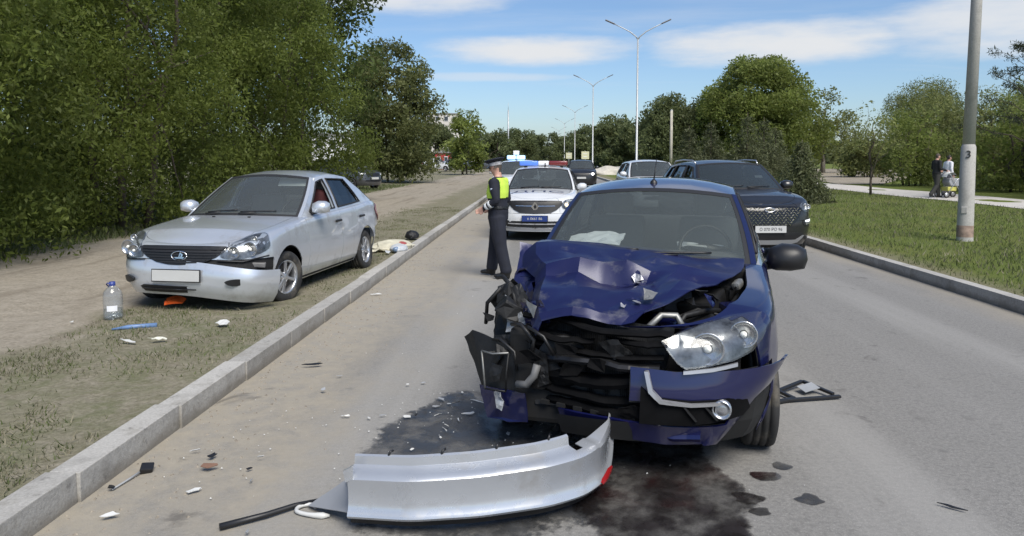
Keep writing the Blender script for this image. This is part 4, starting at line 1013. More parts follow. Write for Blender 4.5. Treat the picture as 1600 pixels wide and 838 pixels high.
def suv():
    root = thing('dark_suv', 'black SUV with studded diamond grille and white number plate behind the blue car', 'car', (3.44, 14.45, 0), R(6))
    c = Car(dict(P_SUV, rim_m=mat('dark_alloy', (.12, .12, .125), .35, .7)), root, M_BLKPAINT); c.build(); c.cabin(wind=glass('suv_glass', (.4, .45, .46), .02, .6, (.07, .085, .09))); c.under(); c.mirrors(big=1.1, z=1.20); c.handles(None, .98)
    for y, sg in ((c.ya, 1), (c.ya, -1), (c.yb, 1), (c.yb, -1)): c.wheel(y, sg)
    gp = [(0, .90), (.46, .90), (.60, .87), (.55, .76), (.46, .64), (.36, .585), (0, .57)]
    gr = c.patch('grille', mir(gp), mat('gloss_black', (.008, .008, .009), .2), off=.008)
    from_z = lambda z: np.interp(z, [.57, .585, .64, .76, .87, .90], [.34, .36, .46, .55, .60, .46])
    bm = bmesh.new()
    for i in range(8):
        z = .60 + i * .038
        for j in range(-8, 9):
            x = (j + (.5 if i % 2 else 0)) * .068
            if abs(x) > from_z(z) - .03 or (abs(x) < .13 and z > .80): continue
            h, n = c.hit(x, z)
            k = .4 + .9 * min(1, abs(x) / .5)
            bbox(bm, (x, h.y - .014, z), (.034, .012, .010), Euler((0, R(35) if (i + j) % 2 else R(-35), 0)))
    from_bm('grille_studs', bm, M_CHROME, gr)['kind'] = 'stuff'
    h, n = c.hit(0, .845)
    ell = [(.085 * math.cos(t), h.y - .025, .845 + .035 * math.sin(t)) for t in np.linspace(0, 2 * math.pi, 25)]
    em = tube('emblem', ell, .008, M_CHROME, gr, 6); prism('emblem_peak', [(-.05, -.025), (0, .03), (.05, -.025), (.03, -.025), (0, .005), (-.03, -.025)], h.y - .03, h.y - .018, M_CHROME, em).location = (0, 0, .845)
    for sg in (1, -1):
        c.headlamp(spl([(.56, .90), (.66, .955), (.80, .96), (.87, .92), (.84, .83), (.70, .80), (.60, .83)], 4), [(.68, .885, .045), (.78, .88, .04)], sg, off=.02)
        lp = c.patch('lower_lamp', [(sg * a, b) for a, b in spl([(.62, .66), (.84, .68), (.86, .62), (.80, .56), (.64, .58)], 3)], M_BLACK, off=.008)
        c.patch('lamp_strip', [(sg * a, b) for a, b in [(.66, .665), (.83, .672), (.83, .64), (.66, .635)]], emit('daylight_strip', (.9, .95, 1.), .8), off=.018, depth=.01, parent=lp)
        c.patch('lamp_strip', [(sg * a, b) for a, b in [(.66, .62), (.82, .625), (.82, .595), (.66, .59)]], M_REFL, off=.018, depth=.01, parent=lp)
        tube('roof_rail', [(sg * .60, -.02, 1.60), (sg * .625, .1, 1.655), (sg * .63, .7, 1.665), (sg * .62, 1.3, 1.64), (sg * .60, 1.45, 1.59)], .014, M_RIM, root)
    lo = c.patch('air_intake', mir([(0, .46), (.50, .47), (.62, .45), (.60, .36), (0, .34)]), M_BLACK, off=.006)
    c.patch('skid_plate', mir([(0, .345), (.46, .35), (.60, .42), (.64, .415), (.52, .30), (.40, .275), (0, .27)]), mat('skid_silver', (.38, .385, .39), .4, .5), off=.014, depth=.015)
    c.plate(.53, M_PLATE, txt='О 070 РО 96', tm=mat('plate_ink', (.10, .10, .10), .6), tsize=.07)
    h = lathe('tow_ring', [(.02, 0), (.035, 0), (.035, .01), (.02, .01)], M_RIM, root, 16, 'y', True); h.location = (.30, c.yF + .03, .40)
    c.wipers()
    box('inspection_sticker', (.42, -.56, 1.36), (.14, .004, .07), M_PLATE, root, Euler((R(-54), 0, 0)))
    return c
def plain_car(name, label, loc, rz, P, paint, group=None, lit=False, lights=True, rear=False, detail=True, wind=None):
    root = thing(name, label, 'car', loc, rz, group)
    c = Car(dict(P), root, paint); c.build(); c.cabin(detail=detail, wind=wind); c.under(); c.mirrors(); c.handles(M_BLACK)
    for y, sg in ((c.ya, 1), (c.ya, -1), (c.yb, 1), (c.yb, -1)): c.wheel(y, sg)
    zt = c.ztop(c.yF) ; w = c.hw(zt)
    c.patch('grille', mir([(0, zt - .03), (.42, zt - .035), (.46, zt - .10), (.36, zt - .20), (0, zt - .205)]), M_BLACK, off=.006)
    for sg in (1, -1):
        c.headlamp(spl([(.46, zt - .10), (.54, zt - .01), (.72, zt + .02), (.82, zt - .0), (.80, zt - .12), (.62, zt - .17)], 4), [(.58, zt - .08, .055), (.71, zt - .07, .05)], sg, off=.02)
        if lit:
            b = c.hit(sg * .64, zt - .08)[0]; lathe('low_beam', [(.001, b.y - .05), (.06, b.y - .05), (.075, b.y - .035)], emit('lamp_glow_white', (1., .97, .9), 3.), root, 12, 'y').location = (b.x, 0, b.z)
        c.patch('tail_lamp', [(sg * a, b) for a, b in spl([(.52, zt + .10), (.76, zt + .10), (.78, zt - .06), (.54, zt - .08)], 3)], M_RED, 'rear', .01)
    c.patch('air_intake', mir([(0, zt - .36), (.50, zt - .37), (.56, zt - .46), (0, zt - .48)]), M_BLACK, off=.006)
    c.plate(zt - .30, M_PLATE, tilt=0)
    c.plate(zt - .15, M_PLATE, view='rear')
    return c
# ------------------------------------------------------------------ setting: ground, road, kerbs, verge, lawn, paths
def cxo(y): return -.010 * max(0., y - 8.)          # the road bends very slightly left
XL, XR = -2.27, 5.15
def pos_nodes(t):
    g = N(t, 'ShaderNodeNewGeometry'); s = N(t, 'ShaderNodeSeparateXYZ'); LK(t, g.outputs['Position'], s.inputs[0]); return g.outputs['Position'], s
def nz(t, vec, sc, det=5., ro=.55, dist=0., scale3=None):
    if scale3:
        m = N(t, 'ShaderNodeMapping'); m.inputs['Scale'].default_value = scale3; LK(t, vec, m.inputs[0]); vec = m.outputs[0]
    n = N(t, 'ShaderNodeTexNoise', i_Scale=sc, i_Detail=det, i_Roughness=ro, i_Distortion=dist); LK(t, vec, n.inputs['Vector']); return n.outputs[0]
def rng(t, v, a, b, c=0., d=1., smooth=True):
    n = N(t, 'ShaderNodeMapRange', i_1=a, i_2=b, i_3=c, i_4=d, interpolation_type='SMOOTHSTEP' if smooth else 'LINEAR'); LK(t, v, n.inputs[0]); return n.outputs[0]
def mix(t, f, a, b):
    n = N(t, 'ShaderNodeMix', data_type='RGBA')
    for i, v in ((0, f), (6, a), (7, b)):
        if isinstance(v, (int, float)): n.inputs[i].default_value = v
        elif isinstance(v, tuple): n.inputs[i].default_value = (*v, 1)
        else: LK(t, v, n.inputs[i])
    return n.outputs[2]
def bump(t, b, h, st, di, prev=None):
    n = N(t, 'ShaderNodeBump', i_Strength=st, i_Distance=di); LK(t, h, n.inputs['Height'])
    if prev: LK(t, prev, n.inputs['Normal'])
    LK(t, n.outputs[0], b.inputs['Normal']); return n.outputs[0]

def asphalt_mat():
    m, t, b = bsdf('worn_asphalt'); p, s = pos_nodes(t)
    f1 = nz(t, p, 180., 3., .7); f2 = nz(t, p, 1.1, 6.); f3 = nz(t, p, 9., 5., .65)
    vor = N(t, 'ShaderNodeTexVoronoi', i_Scale=110.); LK(t, p, vor.inputs['Vector'])
    c = mix(t, rng(t, f1, .3, .7), (.155, .149, .138), (.262, .253, .236))
    c = mix(t, rng(t, vor.outputs['Distance'], .0, .35, .5, 0), c, (.29, .28, .265))
    c = mix(t, rng(t, f2, .42, .62, 0, .45), c, (.20, .193, .178)); c = mix(t, rng(t, nz(t, p, 34., 4., .75), .40, .66, 0, .55), c, (.115, .112, .106)); c = mix(t, rng(t, nz(t, p, 70., 3., .8), .52, .70, 0, .6), c, (.34, .33, .31))
    c = mix(t, rng(t, f3, .55, .72, 0, .35), c, (.085, .082, .078))
    # longitudinal wear from wheels
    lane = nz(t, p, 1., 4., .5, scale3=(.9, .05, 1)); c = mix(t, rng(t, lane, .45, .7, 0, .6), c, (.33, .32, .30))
    # sand drifted along the left kerb, thinning out into the lane
    edge = M_(t, 'ADD', s.outputs[0], M_(t, 'MULTIPLY', M_(t, 'SUBTRACT', nz(t, p, 1., 6., .6, .3, (1.3, .55, 1)), .5), 2.6))
    sand = M_(t, 'MULTIPLY', rng(t, edge, -.75, -1.9), rng(t, nz(t, p, 6., 6., .7), .25, .62, .35, 1.))
    er = M_(t, 'ADD', s.outputs[0], M_(t, 'MULTIPLY', M_(t, 'SUBTRACT', nz(t, p, 1.3, 5., .6, .3, (1.3, .5, 1)), .5), .9))
    sr = M_(t, 'MULTIPLY', rng(t, er, 4.55, 5.1), .55)
    # a patch tracked over by the car that left the road
    dx = M_(t, 'DIVIDE', M_(t, 'ADD', s.outputs[0], 1.3), 1.5); dy = M_(t, 'DIVIDE', M_(t, 'SUBTRACT', s.outputs[1], 10.9), 1.0)
    pt = M_(t, 'ADD', M_(t, 'ADD', M_(t, 'MULTIPLY', dx, dx), M_(t, 'MULTIPLY', dy, dy)), M_(t, 'MULTIPLY', nz(t, p, 2.2, 5., .6), 1.2))
    sand = M_(t, 'MAXIMUM', M_(t, 'MAXIMUM', sand, sr), rng(t, pt, 1.5, .7, 0, .6))
    c = mix(t, sand, c, mix(t, nz(t, p, 14., 6., .7), (.25, .222, .175), (.35, .315, .255)))
    # dark drips and tyre grime
    dk = M_(t, 'MULTIPLY', rng(t, nz(t, p, 2.6, 5., .6, .5), .60, .72), rng(t, nz(t, p, .7, 3.), .45, .6, 0, .6))
    c = mix(t, dk, c, (.06, .055, .05))
    LK(t, c, b.inputs['Base Color']); b.inputs['Roughness'].default_value = .85; b.inputs['Specular IOR Level'].default_value = .35
    n = bump(t, b, f1, .5, .004); bump(t, b, vor.outputs['Distance'], .35, .003, n); return m
def soil_mat(name, strips):
    """bare trodden earth with dry grass thatch; strips: x ranges (edges in metres) where grass takes over"""
    m, t, b = bsdf(name); p, s = pos_nodes(t)
    f = nz(t, p, 30., 6., .7); g2 = nz(t, p, 2.2, 6., .65, .4); g3 = nz(t, p, 7., 6., .7)
    dirt = mix(t, rng(t, f, .3, .7), (.20, .175, .135), (.325, .288, .23)); dirt = mix(t, rng(t, g3, .4, .7, 0, .5), dirt, (.38, .34, .28))
    ruts = nz(t, p, 1., 5., .6, 0, (2.4, .22, 1)); dirt = mix(t, rng(t, ruts, .5, .68, 0, .5), dirt, (.135, .11, .08))
    th = mix(t, rng(t, f, .3, .7), (.125, .118, .072), (.215, .20, .14)); th = mix(t, rng(t, g2, .45, .7, 0, .6), th, (.10, .118, .048))
    x = M_(t, 'ADD', s.outputs[0], M_(t, 'MULTIPLY', M_(t, 'SUBTRACT', nz(t, p, .9, 6., .62), .5), 1.9))
    msk = None
    for a, b_, k in strips:     # grass between a and b
        q = M_(t, 'MULTIPLY', rng(t, x, a - .25, a + .25), rng(t, x, b_ + .25, b_ - .25)); q = M_(t, 'MULTIPLY', q, k)
        msk = q if msk is None else M_(t, 'MAXIMUM', msk, q)
    msk = M_(t, 'MULTIPLY', msk, rng(t, g3, .28, .58, .25, 1.))
    LK(t, mix(t, msk, dirt, th), b.inputs['Base Color']); b.inputs['Roughness'].default_value = .95; b.inputs['Specular IOR Level'].default_value = .15
    n = bump(t, b, f, .7, .02); bump(t, b, g3, .5, .04, n); return m
def lawn_mat():
    m, t, b = bsdf('lawn_turf'); p, s = pos_nodes(t)
    f = nz(t, p, 40., 5., .7); g2 = nz(t, p, .6, 6., .65); g3 = nz(t, p, 5., 6., .7)
    c = mix(t, rng(t, f, .3, .7), (.080, .108, .022), (.14, .168, .045)); c = mix(t, rng(t, g2, .45, .65, 0, .55), c, (.15, .15, .05)); c = mix(t, rng(t, g3, .58, .75, 0, .6), c, (.17, .15, .085))
    e = M_(t, 'ADD', s.outputs[0], M_(t, 'MULTIPLY', M_(t, 'SUBTRACT', g3, .5), .8)); c = mix(t, rng(t, e, 5.95, 5.35, 0, .75), c, (.21, .185, .13))
    LK(t, c, b.inputs['Base Color']); b.inputs['Roughness'].default_value = .95; b.inputs['Specular IOR Level'].default_value = .1
    bump(t, b, f, .8, .03); return m
def concrete_mat(name, a, bcol, sc=1., grime=False):
    m, t, b = bsdf(name); p, s = pos_nodes(t)
    oi = N(t, 'ShaderNodeObjectInfo')
    f = nz(t, p, 60. * sc, 5., .7); g = nz(t, p, 4. * sc, 6., .65, .3)
    c = mix(t, rng(t, f, .25, .75), a, bcol); c = mix(t, rng(t, g, .5, .72, 0, .5), c, tuple(q * .62 for q in a))
    sc_ = N(t, 'ShaderNodeVectorMath', operation='SCALE'); LK(t, c, sc_.inputs[0]); LK(t, rng(t, oi.outputs['Random'], 0, 1, .86, 1.1, False), sc_.inputs['Scale'])
    out = sc_.outputs[0]
    if grime:   # splashed mud low on the face and soil worked over the back edge
        zz = M_(t, 'ADD', s.outputs[2], M_(t, 'MULTIPLY', M_(t, 'SUBTRACT', nz(t, p, 7., 6., .7, 0, (1, .5, 1)), .5), .16))
        out = mix(t, rng(t, zz, .10, .0, 0, .75), out, (.17, .15, .12)); out = mix(t, rng(t, nz(t, p, 2.3, 6., .7), .52, .66, 0, .5), out, (.20, .185, .155))
        out = mix(t, rng(t, nz(t, p, 16., 5., .7), .60, .68, 0, .5), out, (.13, .125, .115))
    LK(t, out, b.inputs['Base Color']); b.inputs['Roughness'].default_value = .9; b.inputs['Specular IOR Level'].default_value = .25
    n = bump(t, b, f, .5, .006); bump(t, b, g, .5, .02, n); return m
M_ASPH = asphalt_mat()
M_SOIL = soil_mat('verge_soil', [(-4.35, -2.2, .9), (-900, -8.4, 1.)])
M_LAWN = lawn_mat()
M_KERB = concrete_mat('kerb_concrete', (.31, .298, .275), (.44, .425, .395), 1., True)
M_PATH = concrete_mat('path_asphalt', (.40, .375, .34), (.52, .49, .45), .5)
M_CONC = concrete_mat('pole_concrete', (.36, .345, .32), (.47, .455, .43), .7)

def sheet(name, xs_fn, ys, nx, z_fn, m):
    V, F = [], []
    for y in ys:
        a, b_ = xs_fn(y)
        for i in range(nx + 1):
            f = i / nx; x = a + (b_ - a) * f; V.append((x, y, z_fn(x, y)))
    for j in range(len(ys) - 1):
        for i in range(nx): k = j * (nx + 1) + i; F.append((k, k + 1, k + nx + 2, k + nx + 1))
    return mesh(name, V, F, m, None, True)
YS = list(np.arange(-6, 30, .5)) + list(np.arange(30, 80, 2.)) + list(np.arange(80, 420, 20.))
def groundz(x, y): return -.05
# far ground to the horizon
bm = bmesh.new(); bmesh.ops.create_circle(bm, cap_ends=True, segments=64, radius=1500); bmesh.ops.translate(bm, verts=bm.verts, vec=(0, 0, -.06))
struct(from_bm('ground', bm, soil_mat('far_ground', [(-4000, 4000, .9)])))
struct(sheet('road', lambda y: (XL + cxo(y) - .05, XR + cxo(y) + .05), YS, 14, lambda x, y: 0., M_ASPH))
def vz(x, y):
    d = XL - .15 + cxo(y) - x
    near = max(0., 1 - abs(y - 9) / 14)
    z = .118 + .035 * noise.noise(Vector((x * .5, y * .35, 0))) * min(1, d / .6) + .018 * noise.noise(Vector((x * 1.9, y * 1.6, 5))) * min(1, d / .3)
    rut = sum(math.exp(-((d - c) / .28) ** 2) for c in (2.9, 4.5)); z -= .035 * rut * min(1, 1 + .3 * noise.noise(Vector((0, y, 0))))
    return z + .02 * max(0, d - 7)
yv = list(np.arange(-6, 22, .22)) + list(np.arange(22, 60, .8)) + list(np.arange(60, 300, 10.))
V, F = [], []; dl = list(np.arange(0, 7, .22)) + list(np.arange(7, 16, .8)) + [18, 22, 28, 36, 48, 64]
for y in yv:
    for d in dl: x = XL - .148 + cxo(y) - d; V.append((x, y, vz(x, y)))
k = len(dl)
for j in range(len(yv) - 1):
    for i in range(k - 1): F.append((j * k + i, (j + 1) * k + i, (j + 1) * k + i + 1, j * k + i + 1))
struct(mesh('verge', V, F, M_SOIL, None, True))
def lz(x, y):
    d = x - (XR + .15 + cxo(y)); return .125 + .03 * noise.noise(Vector((x * .4, y * .3, 2))) * min(1, d / .8) + .012 * max(0, d - 3)
V, F = [], []; dl = list(np.arange(0, 9, .45)) + list(np.arange(9, 60, 3.)); yl2 = list(np.arange(4, 50, .6)) + list(np.arange(50, 300, 8.))
for y in yl2:
    for d in dl: x = XR + .148 + cxo(y) + d; V.append((x, y, lz(x, y)))
k = len(dl)
for j in range(len(yl2) - 1):
    for i in range(k - 1): F.append((j * k + i, j * k + i + 1, (j + 1) * k + i + 1, (j + 1) * k + i))
struct(mesh('lawn', V, F, M_LAWN, None, True))
# footpath and the sandy track that leaves it
struct(sheet('footpath', lambda y: (14.4 + cxo(y), 17.3 + cxo(y)), list(np.arange(12, 60, .6)) + list(np.arange(60, 200, 8.)), 6, lambda x, y: lz(x, y) + .015, M_PATH))
struct(sheet('sandy_track', lambda y: (17.3 + cxo(y) + (y - 44) * .20, 19.5 + (y - 44) * .62), list(np.arange(44, 100, 2.)), 8, lambda x, y: lz(x, y) + .03, soil_mat('track_sand', [(-9000, -8999, 0.)])))
# kerbs: single stones near by, one long run further off
def kerb_mesh(L):
    bm = bmesh.new(); bbox(bm, (0, L / 2, 0), (.155, L - .003, .40), None, .005); me = bpy.data.meshes.new('kerb_stone'); bm.to_mesh(me); bm.free(); me.materials.append(M_KERB); return me
KM = kerb_mesh(1.0)
for nm, x0, y0, sg in (('left_kerb', XL - .078, .4, -1), ('right_kerb', XR + .078, 5.6, 1)):
    root = bpy.data.objects.new(nm, None); link(root); struct(root)
    r2 = random.Random(nm)
    for i in range(44):
        y = y0 + i * 1.0; o = bpy.data.objects.new('kerb_stone', KM); link(o, root)
        o.location = (x0 + cxo(y) + r2.uniform(-.004, .004), y, -.052 + r2.uniform(-.003, .003)); o.rotation_euler = (r2.uniform(-.003, .003), r2.uniform(-.01, .01), .010 + r2.uniform(-.003, .003))
    V, F = [], []
    ys_ = np.arange(y0 + 44, 400, 4.)
    for y in ys_:
        c = x0 + cxo(y)
        for dx, z in ((-.09, -.1), (-.09, .145), (.09, .145), (.09, -.1)): V.append((c + dx, y, z))
    for j in range(len(ys_) - 1):
        for q in range(3): F.append((j * 4 + q, j * 4 + q + 1, j * 4 + q + 5, j * 4 + q + 4))
    mesh('kerb_run', V, F, M_KERB, root)
# ------------------------------------------------------------------ leaves, grass, trees
def leaf_mat(name, a, b_, c_, trans=.35):
    m, t, b = bsdf(name); g = N(t, 'ShaderNodeNewGeometry'); r = g.outputs['Random Per Island']
    cr = N(t, 'ShaderNodeValToRGB'); cr.color_ramp.elements[0].color = (*a, 1); cr.color_ramp.elements[1].color = (*c_, 1)
    e = cr.color_ramp.elements.new(.55); e.color = (*b_, 1); LK(t, r, cr.inputs[0])
    p = g.outputs['Position']; v = nz(t, p, .5, 3.)
    sc_ = N(t, 'ShaderNodeVectorMath', operation='SCALE'); LK(t, cr.outputs[0], sc_.inputs[0]); LK(t, rng(t, v, .3, .7, .72, 1.25), sc_.inputs['Scale'])
    LK(t, sc_.outputs[0], b.inputs['Base Color']); b.inputs['Roughness'].default_value = .55; b.inputs['Specular IOR Level'].default_value = .3
    tr = N(t, 'ShaderNodeBsdfTranslucent'); LK(t, sc_.outputs[0], tr.inputs[0])
    mx = N(t, 'ShaderNodeMixShader', i_0=trans); LK(t, b.outputs[0], mx.inputs[1]); LK(t, tr.outputs[0], mx.inputs[2]); LK(t, mx.outputs[0], t.nodes['Material Output'].inputs[0])
    return m
L_MAPLE = leaf_mat('maple_leaf', (.125, .160, .032), (.145, .182, .038), (.17, .205, .05), .6)
L_DARK = leaf_mat('dark_leaf', (.07, .10, .026), (.095, .128, .034), (.13, .158, .045), .55)
L_LILAC = leaf_mat('lilac_leaf', (.12, .14, .05), (.16, .18, .066), (.21, .225, .095), .55)
L_YOUNG = leaf_mat('young_leaf', (.155, .195, .045), (.20, .242, .06), (.255, .29, .09), .6)
L_WILLOW = leaf_mat('willow_leaf', (.16, .18, .055), (.20, .22, .072), (.25, .265, .11), .55)
L_FAR = leaf_mat('far_leaf', (.115, .14, .058), (.145, .172, .072), (.18, .205, .09), .55)
L_SPRUCE = leaf_mat('spruce_needle', (.085, .098, .045), (.11, .125, .058), (.145, .155, .078), .35)
L_PINE = leaf_mat('pine_needle', (.025, .035, .018), (.04, .052, .025), (.06, .07, .035), .15)
M_BARK = mat('bark', (.075, .06, .045), .9, var=.4, vscale=5, bump=.6, bscale=20)
M_BARK2 = mat('pale_bark', (.20, .18, .15), .9, var=.4, vscale=5, bump=.6, bscale=20)
RS = np.random.RandomState(11)
def leaf_arrays(C, size, droop=.3, wid=.5, rs=RS, var=.35):
    """one folded diamond per centre"""
    n = len(C); d = rs.normal(size=(n, 3)); d[:, 2] -= droop; d /= np.linalg.norm(d, axis=1)[:, None]
    q = rs.normal(size=(n, 3)); q[:, 2] += .6; s = np.cross(d, q); s /= np.linalg.norm(s, axis=1)[:, None] + 1e-9
    l = size * (1 + var * rs.normal(size=n)).clip(.4, 1.9)
    a = C; b_ = C + d * (l * .45)[:, None] + s * (l * wid * .5)[:, None]; c_ = C + d * l[:, None]; e = C + d * (l * .45)[:, None] - s * (l * wid * .5)[:, None]
    V = np.stack([a, b_, c_, e], 1).reshape(-1, 3); F = np.arange(4 * n).reshape(n, 4); return V, F
def clump_points(clumps, per, rs=RS):
    """clumps: (x,y,z,rx,rz) -> leaf centres crowded towards each clump's skin"""
    out = []
    for x, y, z, r, rz in clumps:
        n = max(6, int(per * r * r)); d = rs.normal(size=(n, 3)); d /= np.linalg.norm(d, axis=1)[:, None]
        rad = rs.uniform(.35, 1.12, size=n) ** .6; p = d * rad[:, None] * np.array([r, r, rz]); out.append(p + np.array([x, y, z]))
    return np.concatenate(out)
def limb(p0, p1, r0, r1, rs, n=5, wob=.08):
    p0, p1 = np.array(p0, float), np.array(p1, float); L = np.linalg.norm(p1 - p0); pts, rr = [], []
    for i in range(n + 1):
        f = i / n; w = rs.normal(size=3) * wob * L * math.sin(math.pi * f) * .5; pts.append(p0 + (p1 - p0) * f + w + np.array([0, 0, .10 * L * math.sin(math.pi * f)])); rr.append(r0 + (r1 - r0) * f)
    return tube_vf(pts, rr, 6)
def tree(name, label, loc, h, w, leaf, lm, base=.15, n_cl=60, per=260, trunk=.14, seed=1, group=None, cat='tree', stems=1, shape=1., droop=.3, clr=(.10, .22), hollow=.55, bark=None, lean=(0, 0), squash=.75, wid=.5, col=False):
    """crown of leaf clumps spread through an uneven ellipsoid from base*h to h, on a trunk with limbs"""
    rs = np.random.RandomState(seed); root = thing(name, label, cat, loc, 0, group)
    z0, z1 = base * h, h; cz, rz, rx = (z0 + z1) / 2, (z1 - z0) / 2, w / 2; clumps = []
    lob = rs.uniform(0, 6.28, 4)
    while len(clumps) < n_cl:
        d = rs.normal(size=3); d /= np.linalg.norm(d); a = math.atan2(d[1], d[0])
        k = (hollow + (1 - hollow) * rs.rand() ** .5) * (.84 + .14 * math.sin(2 * a + lob[0]) + .10 * math.sin(3 * a + lob[1] + 2 * d[2]) + .08 * math.sin(5 * d[2] + lob[2]))
        zz = cz + d[2] * rz * k; f = (zz - z0) / (z1 - z0); tap = 1 - .35 * shape * max(0, f - .35)
        if col:
            f = rs.rand(); zz = z0 + (z1 - z0) * f; pf_ = math.sqrt(max(0., 1 - (max(0., f - .35) / .68) ** 2)) * (.80 + .2 * min(1, f / .2)); a = rs.uniform(0, 6.28)
            k = (hollow + (1 - hollow) * rs.rand() ** .5) * (.86 + .12 * math.sin(2 * a + lob[0] + 3 * f) + .10 * math.sin(3 * a + lob[1] + 7 * f)) * pf_
            d = (math.cos(a), math.sin(a), 0); tap = 1
        r = w * rs.uniform(*clr)
        if zz - r * squash < .05 and base > .08: pass
        clumps.append((d[0] * rx * k * tap + lean[0] * f, d[1] * rx * k * tap + lean[1] * f, max(zz, .25 * r), r, r * squash))
    P = clump_points(clumps, per / (leaf / .1) ** 1.2, rs)
    P = P[P[:, 2] > .03]
    V, F = leaf_arrays(P, leaf, droop, wid, rs)
    if col:     # larger shaded leaves deep in the crown close the view through it
        ci = np.array([(x * .72, y * .72, z) for x, y, z, r, q in clumps]); ci = np.repeat(ci, 42, 0) + rs.normal(size=(len(ci) * 42, 3)) * np.array([.055 * w, .055 * w, .05 * h]); ci = ci[(ci[:, 2] > .2) & (ci[:, 2] < h * .86)]
        V2, F2 = leaf_arrays(ci, leaf * 1.6, .3, .5, rs); F = np.concatenate([F, F2 + len(V)]); V = np.concatenate([V, V2])
    bigmesh('crown', V, F, lm, root)
    TV, TF = [], []
    def add(vf):
        o = len(TV); TV.extend(vf[0]); TF.extend([tuple(i + o for i in f) for f in vf[1]])
    for s_ in range(stems):
        a = rs.uniform(0, 6.28); off = 0 if stems == 1 else rs.uniform(.05, .12) * w
        b0 = (off * math.cos(a), off * math.sin(a), -.1); tip = (b0[0] * 2 + lean[0] * .7, b0[1] * 2 + lean[1] * .7, z0 + (z1 - z0) * .72)
        add(limb(b0, tip, trunk * (1 if stems == 1 else .6), trunk * .22, rs, 6, .05))
        for q in range(int(8 / stems) + 1):
            c = clumps[rs.randint(len(clumps))]; f = rs.uniform(.2, .75); st = np.array(b0) + (np.array(tip) - np.array(b0)) * f
            add(limb(st, c[:3], trunk * .32 * (1 - .5 * f), trunk * .07, rs, 4, .08))
    mesh('trunk', TV, TF, bark or M_BARK, root, True); return root
def grass_blades(name, pts, hgt, m, label, wid=.010, lean=.5, rs=RS):
    n = len(pts); a = rs.uniform(0, 6.28, n); h = hgt * rs.uniform(.4, 1.3, n); w = wid * rs.uniform(.6, 1.4, n)
    sx, sy = np.cos(a) * w, np.sin(a) * w; le = lean * h * rs.uniform(.1, 1.2, n); b_ = rs.uniform(0, 6.28, n)
    V = np.stack([pts - np.stack([sx, sy, 0 * sx], 1), pts + np.stack([sx, sy, 0 * sx], 1), pts + np.stack([np.cos(b_) * le, np.sin(b_) * le, h], 1)], 1).reshape(-1, 3)
    o = bigmesh(name, V, np.arange(3 * n).reshape(n, 3), m); o['kind'] = 'stuff'; o['label'] = label; o['category'] = 'grass'; return o
# ------------------------------------------------------------------ planting
G_DRY = leaf_mat('dry_grass', (.20, .18, .12), (.24, .215, .15), (.13, .13, .07), .2)
G_GRN = leaf_mat('green_grass', (.082, .112, .03), (.12, .15, .048), (.165, .185, .08), .45)
def scatter(n, fx, fy, fz, keep, rs):
    x = fx(rs.rand(n)); y = fy(rs.rand(n)); p = [(a, b, fz(a, b)) for a, b in zip(x, y) if keep(a, b)]
    return np.array(p)
rs = np.random.RandomState(3)
def gk(a, b):
    v = noise.noise(Vector((a * .9, b * .7, 1))) + .6 * noise.noise(Vector((a * 3.1, b * 2.8, 4))); d = XL - .2 + cxo(b) - a
    dens = .25 + v * .9 if d < 1.9 else (-.25 + v if d < 6 else .5 + v)
    return rs.rand() < dens
near = lambda q, a, b_: a + (b_ - a) * q ** 1.7
p = scatter(90000, lambda q: XL - .22 - 2.3 * q, lambda q: near(q, 2.2, 24), vz, gk, rs); p[:, 0] += np.array([cxo(b) for b in p[:, 1]])
k = rs.rand(len(p)) < .52
grass_blades('verge_grass', p[k], .038, G_DRY, 'short dry grass on the trodden strip beside the left kerb', .0035, 1.3, rs)
grass_blades('verge_weeds', p[~k], .035, G_GRN, 'short green weeds on the strip beside the left kerb', .004, 1.1, rs)
p = scatter(26000, lambda q: -8.3 - 5 * q, lambda q: near(q, 6, 45), vz, lambda a, b: rs.rand() < .75, rs)
grass_blades('hedge_grass', p, .16, G_GRN, 'taller grass along the foot of the maple thicket', .014, .7, rs)
p = scatter(80000, lambda q: XR + .25 + 9.0 * q, lambda q: near(q, 6.2, 46), lz, lambda a, b: a - XR - cxo(b) > .25 and rs.rand() < .55 + .5 * noise.noise(Vector((a * .8, b * .8, 9))) + min(.2, (a - XR - .7) * .2), rs)
p[:, 0] += np.array([cxo(b) for b in p[:, 1]]) * .5
k = rs.rand(len(p)) < .82
grass_blades('lawn_grass', p[k], .07, G_GRN, 'mown green grass of the lawn right of the road', .007, .8, rs)
grass_blades('lawn_straw', p[~k], .08, G_DRY, 'dry blades in the lawn right of the road', .008, .8, rs)
# dandelion clocks / weeds rosette under the pole
MAPS = [  # x, y, height, width, seed, label
    (-9.6, 10.0, 6.5, 6.2, 1, 'olive green maple thicket at the left edge of the picture'),
    (-12.2, 15.0, 9.5, 8.0, 2, 'tall maple behind the thicket at the left edge'),
    (-9.9, 16.2, 7.2, 6.5, 3, 'spreading maple straight behind the bonnet of the silver car'),
    (-11.6, 22.5, 10.0, 8.5, 4, 'tall yellow green maple above the roof of the silver car'),
    (-10.3, 27.5, 8.6, 7.0, 5, 'maple with low branches hanging over the rear of the silver car'),
    (-16.0, 20.0, 12, 9, 6, 'highest maple at the back of the left thicket')]
for i, (x, y, h, w, sd, lb) in enumerate(MAPS):
    tree('maple_tree', lb, (x, y, vz(x, y)), h, w, .082 if i < 3 else .105, L_MAPLE, base=.02, n_cl=165 if i < 5 else 40, per=820, trunk=.16, seed=sd, group='maples along the left verge', stems=3, shape=.6, droop=.7, clr=(.07, .14), hollow=.55, wid=.40, col=True)
